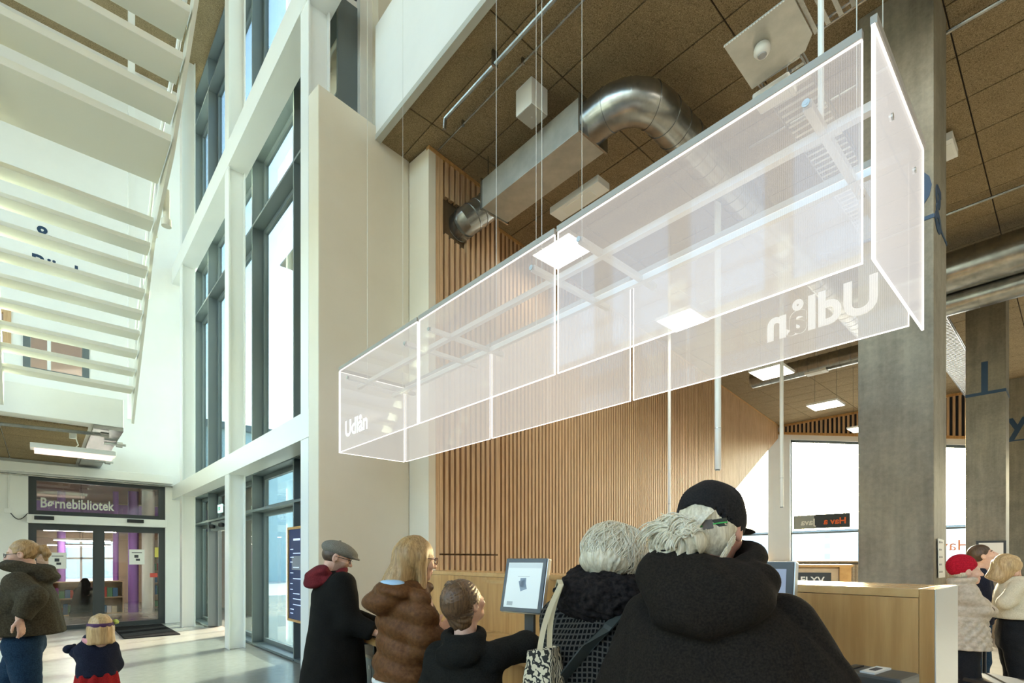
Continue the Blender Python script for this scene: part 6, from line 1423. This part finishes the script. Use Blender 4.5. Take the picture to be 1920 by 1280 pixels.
mb = MB(); mb.lathe(tuple(p.M @ Vector(tuple(p.hp(0.10, -0.02, 0.03)))), [(0.004, 0), (0.02, 0.006), (0.024, 0.02), (0.014, 0.036), (0.003, 0.04)], 12); mb.build('hair_clip', simple('lime_clip', (0.45, 0.55, 0.12), 0.6), p.root, smooth=True)

# ---------------------------------------------------------------- group beyond the counter
p = Person('elderly woman in a red knitted hat and a quilted beige coat', 3.86, 4.45, (0.88, -0.47), 1.58, fem=True, yaw=-0.05, pitch=0.02)
p.hc = p.loc(1812, 1071, 4.45); p.neck = V3(0, -0.01, 1.34)
p.sh = [V3(-0.165, 0, 1.265), V3(0.165, 0, 1.265)]; p.el = [V3(-0.21, 0.0, 1.03), p.loc(1836, 1140, 4.30)]; p.wr = [V3(-0.10, 0.12, 1.04), p.loc(1858, 1146, 4.36)]
p.body(skin, lipm, hair_white, hands=(False, False)); p.legs(black_trouser, top=0.95, r=(0.11, 0.085, 0.07)); p.shoes(shoe_m)
def dq(g):
    a = np.arctan2(g.X, -g.Y)*0.22; low = np.clip((1.06-g.Z)/0.03, 0, 1); hi_ = 1-low
    return low*(0.010-0.018*np.abs(np.sin(math.pi*(a+g.Z)/0.085))*np.abs(np.sin(math.pi*(a-g.Z)/0.085)))+hi_*(0.005-0.012*np.abs(np.sin(math.pi*g.Z/0.09)))
p.coat(beige_quilt, [(0.78, 0, -0.01, 0.215, 0.20), (0.95, 0, -0.01, 0.205, 0.185), (1.07, 0, 0, 0.185, 0.155), (1.2, 0, 0, 0.18, 0.145), (1.29, 0, 0, 0.13, 0.11), (1.37, 0, 0, 0.085, 0.085)], arm=(0.078, 0.070, 0.055), hem=0.80, h=0.011, amp=0.004, ff=16, seed=51, quilt=dq, extra=lambda g, d: smin(d, g.torus((0, 0.0, 1.375), 0.078, 0.022, 1.0, 0.1), 0.02), neck=(0.055, 0.05))
ep_ = p.loc(1843, 1143, 4.20); sdf_obj('elbow_patch', [nets(lambda g: smax(g.cone(p.el[1], p.wr[1], 0.078, 0.066), g.cone(p.el[1]+(p.wr[1]-p.el[1])*0.35+V3(0.05, 0, 0), p.el[1]+(p.wr[1]-p.el[1])*0.65+V3(0.05, 0, 0), 0.045, 0.04), 0.005), tuple(p.el[1]-0.15), tuple(p.wr[1]+0.15), 0.01)], simple('brown_suede', (0.10, 0.065, 0.045), 0.9), p.root)
def rh(g):
    d = g.ell((0, -0.035, 0.050), (0.090, 0.112, 0.108)); d = smax(d, -0.005+0.30*g.Y-g.Z, 0.012); return d+0.0022*np.sin(32*np.arctan2(g.X, g.Z-0.02))
p.hair(rh, red_knit, (-0.13, -0.18, -0.06), (0.13, 0.12, 0.17), 0.006, 'knitted_hat')
p.hair(lambda g: smax(smax(g.ell((0, -0.01, -0.01), (0.080, 0.10, 0.07)), g.Y+0.012, 0.01), g.Z-0.03, 0.01)+0.002*np.sin(150*g.Y), hair_white, (-0.11, -0.13, -0.1), (0.11, 0.08, 0.05), 0.008)

p = Person('dark-haired man in a navy jumper gazing upwards beyond the red hat', 4.93, 5.5, (0.82, -0.57), 1.74, yaw=0.0, pitch=0.42)
p.hc = p.loc(1843, 1042, 5.5); p.neck = V3(0, -0.02, 1.45)
p.sh = [V3(-0.19, 0, 1.37), V3(0.19, 0, 1.37)]; p.el = [V3(-0.25, 0.0, 1.10), V3(0.235, 0.04, 1.10)]; p.wr = [V3(-0.20, 0.20, 0.92), V3(0.17, 0.24, 1.0)]
p.body(skin, lipm, hair_dark); p.legs(denim, top=1.0); p.shoes(shoe_m)
p.coat(navy_cloth, [(0.85, 0, 0, 0.19, 0.13), (1.05, 0, 0, 0.19, 0.13), (1.28, 0, 0, 0.205, 0.135), (1.38, 0, 0, 0.15, 0.105), (1.47, 0, -0.01, 0.08, 0.075)], arm=(0.072, 0.06, 0.045), hem=0.88, name='jumper', h=0.013, amp=0.006, ff=16, seed=61, neck=(0.065, 0.05))
def dh(g):
    d = g.ell((0, -0.018, 0.034), (0.083, 0.102, 0.096)); d = smax(d, -g.ell((0, 0.115, -0.03), (0.10, 0.075, 0.085)), 0.015)
    for x in (-1, 1): d = smax(d, -g.ell((x*0.088, 0.01, -0.035), (0.025, 0.04, 0.05)), 0.008)
    return smax(d, -0.06-g.Z-0.5*(g.Y+0.08), 0.012)+0.003*np.sin(120*g.X+40*g.Z)
p.hair(dh, hair_dark, (-0.11, -0.14, -0.11), (0.11, 0.1, 0.15), 0.007)

p = Person('blonde woman in a cream jumper looking down at a phone', 4.59, 4.75, (0.84, -0.54), 1.64, fem=True, yaw=0.0, pitch=-0.45)
p.hc = p.loc(1889, 1064, 4.75); p.neck = V3(0, 0.01, 1.39)
p.sh = [V3(-0.165, 0, 1.315), V3(0.165, 0, 1.315)]; p.el = [V3(-0.21, 0.0, 1.09), p.loc(1884, 1130, 4.62)]; p.wr = [V3(-0.08, 0.27, 1.14), p.loc(1930, 1114, 4.66)]
p.curl = [0.6, 0.6]; p.body(skin, lipm, hair_light); p.legs(black_trouser, top=1.02, r=(0.105, 0.08, 0.065)); p.shoes(shoe_m)
p.coat(cream_knit, [(0.98, 0, 0, 0.185, 0.14), (1.1, 0, 0, 0.18, 0.14), (1.25, 0, 0, 0.165, 0.13), (1.33, 0, 0, 0.13, 0.105), (1.41, 0, 0.01, 0.075, 0.07)], arm=(0.066, 0.054, 0.042), hem=1.02, name='jumper', h=0.012, amp=0.006, ff=14, seed=71, neck=(0.06, 0.05), armk=0.018)
def ch(g):
    d = g.ell((0, -0.015, 0.028), (0.090, 0.108, 0.102)); d = smin(d, g.stack([(-0.17, 0, -0.03, 0.088, 0.075), (0.02, 0, -0.015, 0.092, 0.105)], 2.2), 0.03); d = smax(d, -0.16-g.Z, 0.02); d = smax(d, -g.ell((0, 0.12, -0.06), (0.055, 0.075, 0.12)), 0.02)
    return d+0.004*np.sin(90*g.X+50*g.Y+4*np.sin(20*g.Z))
p.hair(ch, hair_light, (-0.14, -0.16, -0.2), (0.14, 0.12, 0.15), 0.007)
ph = p.M @ Vector(tuple(p.wr[1]+V3(-0.03, 0.10, 0.03))); o = MB().obox(ph, (RX, RY, 0.3), (FX, FY, 0), (0, 0, 1), 0.07, 0.037, 0.005).build('phone', black, bevel=0.003); tag(o, 'black phone held by the woman in the cream jumper', 'phone')

# ---------------------------------------------------------------- visitor seated on the library floor bench
p = Person('hunched visitor in a black hooded coat seated behind the glass doors', -11.9, 14.4, (0.1, 1.0), 1.5, yaw=0.0, pitch=-0.3)
q = UD(157, 1118, 14.4); qz = q.z
p.hc = V3(0, 0.06, 0.92); p.neck = V3(0, 0.0, 0.78); p.sh = [V3(-0.19, 0.0, 0.70), V3(0.19, 0.0, 0.70)]; p.el = [V3(-0.27, 0.10, 0.50), V3(0.27, 0.10, 0.50)]; p.wr = [V3(-0.12, 0.30, 0.45), V3(0.12, 0.30, 0.45)]
p.hip = [V3(-0.09, 0, 0.22), V3(0.09, 0, 0.22)]; p.knee = [V3(-0.16, 0.38, 0.40), V3(0.16, 0.38, 0.40)]; p.ank = [V3(-0.15, 0.40, 0.09), V3(0.15, 0.40, 0.09)]; 
p.body(skin, lipm, hair_dark, torso_h=0.03, head_h=0.009); p.shoes(shoe_m)
p.coat(black_coat, [(0.12, 0, 0, 0.30, 0.25), (0.35, 0, 0, 0.29, 0.22), (0.6, 0, 0, 0.25, 0.18), (0.75, 0, 0, 0.15, 0.13), (0.9, 0, 0.03, 0.12, 0.13), (1.06, 0, 0.04, 0.05, 0.06)], arm=(0.09, 0.08, 0.06), hem=0.13, name='hooded_coat', h=0.02, amp=0.01, ff=9, seed=81, neck=(0.01, 0.01))
o = MB().box((p.M.translation.x-0.3, p.M.translation.y-0.2, 0.0), (p.M.translation.x+0.3, p.M.translation.y+0.2, 0.13)).build('floor_cushion', black_trouser, bevel=0.03); tag(o, 'dark floor cushion under the hunched visitor', 'cushion')

# ---------------------------------------------------------------- rollator
wr_ = UD(1898, 1240, 4.25); base = Vector((wr_.x, wr_.y, 0))
ro = thing('rollator', 'black folding rollator with a seat and basket beside the beige coat', 'walker', base)
fx, fy = Vector((RX, RY, 0))*0.95+Vector((FX, FY, 0))*0.25, Vector((-FX, -FY, 0))
fx.normalize(); fy = Vector((fx.y, -fx.x, 0))
def rp(a, b, z): return base+fx*a+fy*b+Vector((0, 0, z))
for s in (-1, 1):
    b = s*0.24
    MB().tube([rp(-0.12, b, 0.92), rp(-0.02, b, 0.90), rp(0.06, b, 0.84), rp(0.06, b, 0.55), rp(0.10, b, 0.12)], 0.014, 10).build('upright', black, ro, smooth=True)
    MB().tube([rp(0.04, b, 0.50), rp(-0.30, b, 0.12)], 0.014, 10).build('leg', black, ro, smooth=True)
    MB().tube([rp(-0.20, b, 0.925), rp(-0.09, b, 0.925)], 0.02, 10).build('grip', frame_dark, ro, smooth=True)
    MB().tube([rp(-0.19, b, 0.885), rp(-0.05, b, 0.86), rp(0.05, b, 0.80)], 0.005, 6).build('brake_lever', steel, ro, smooth=True)
    for a in (-0.32, 0.12):
        c = rp(a, b, 0.095); MB().cyl(c-fy*0.017, c+fy*0.017, 0.095, 20).build('wheel', frame_dark, ro, smooth=True); MB().cyl(c-fy*0.02, c+fy*0.02, 0.035, 12).build('hub', steel, ro, smooth=True)
MB().obox(rp(-0.12, 0, 0.56), fx, fy, (0, 0, 1), 0.19, 0.22, 0.018).build('seat', black, ro, bevel=0.008)
for z in (0.26, 0.34, 0.42):
    MB().tube([rp(-0.28, -0.2, z), rp(0.05, -0.2, z), rp(0.05, 0.2, z), rp(-0.28, 0.2, z)], 0.005, 6, closed=True).build('basket_wire', steel, ro, smooth=True)
MB().obox(rp(-0.11, 0, 0.24), fx, fy, (0, 0, 1), 0.165, 0.2, 0.006).build('basket_floor', black, ro)
for k in range(5):
    c = rp(-0.24+k*0.065, 0.05, 0.33); nm = ('book_0', 'book_4', 'book_2', 'book_4', 'book_1')[k]
    o = MB().obox(c, fx, fy, (0, 0, 1), 0.018, 0.09, 0.08).build('book', MATS[nm]); tag(o, ('red', 'ochre', 'cream', 'second ochre', 'blue')[k]+' book standing in the rollator basket', 'book', 'books in the rollator basket')
# white stanchion at the picture edge
s_ = UD(4, 1250, 7.4); o = thing('stanchion', 'thin white sign stanchion on a round foot behind the parka woman', 'stanchion', (s_.x, s_.y, 0))
MB().lathe((s_.x, s_.y, 0), [(0.13, 0), (0.13, 0.012), (0.03, 0.025)], 20).build('foot', white_steel, o, smooth=True); MB().cyl((s_.x, s_.y, 0.02), (s_.x, s_.y, 0.52), 0.022, 12).build('pole', white_steel, o, smooth=True)
bpy.context.view_layer.update()
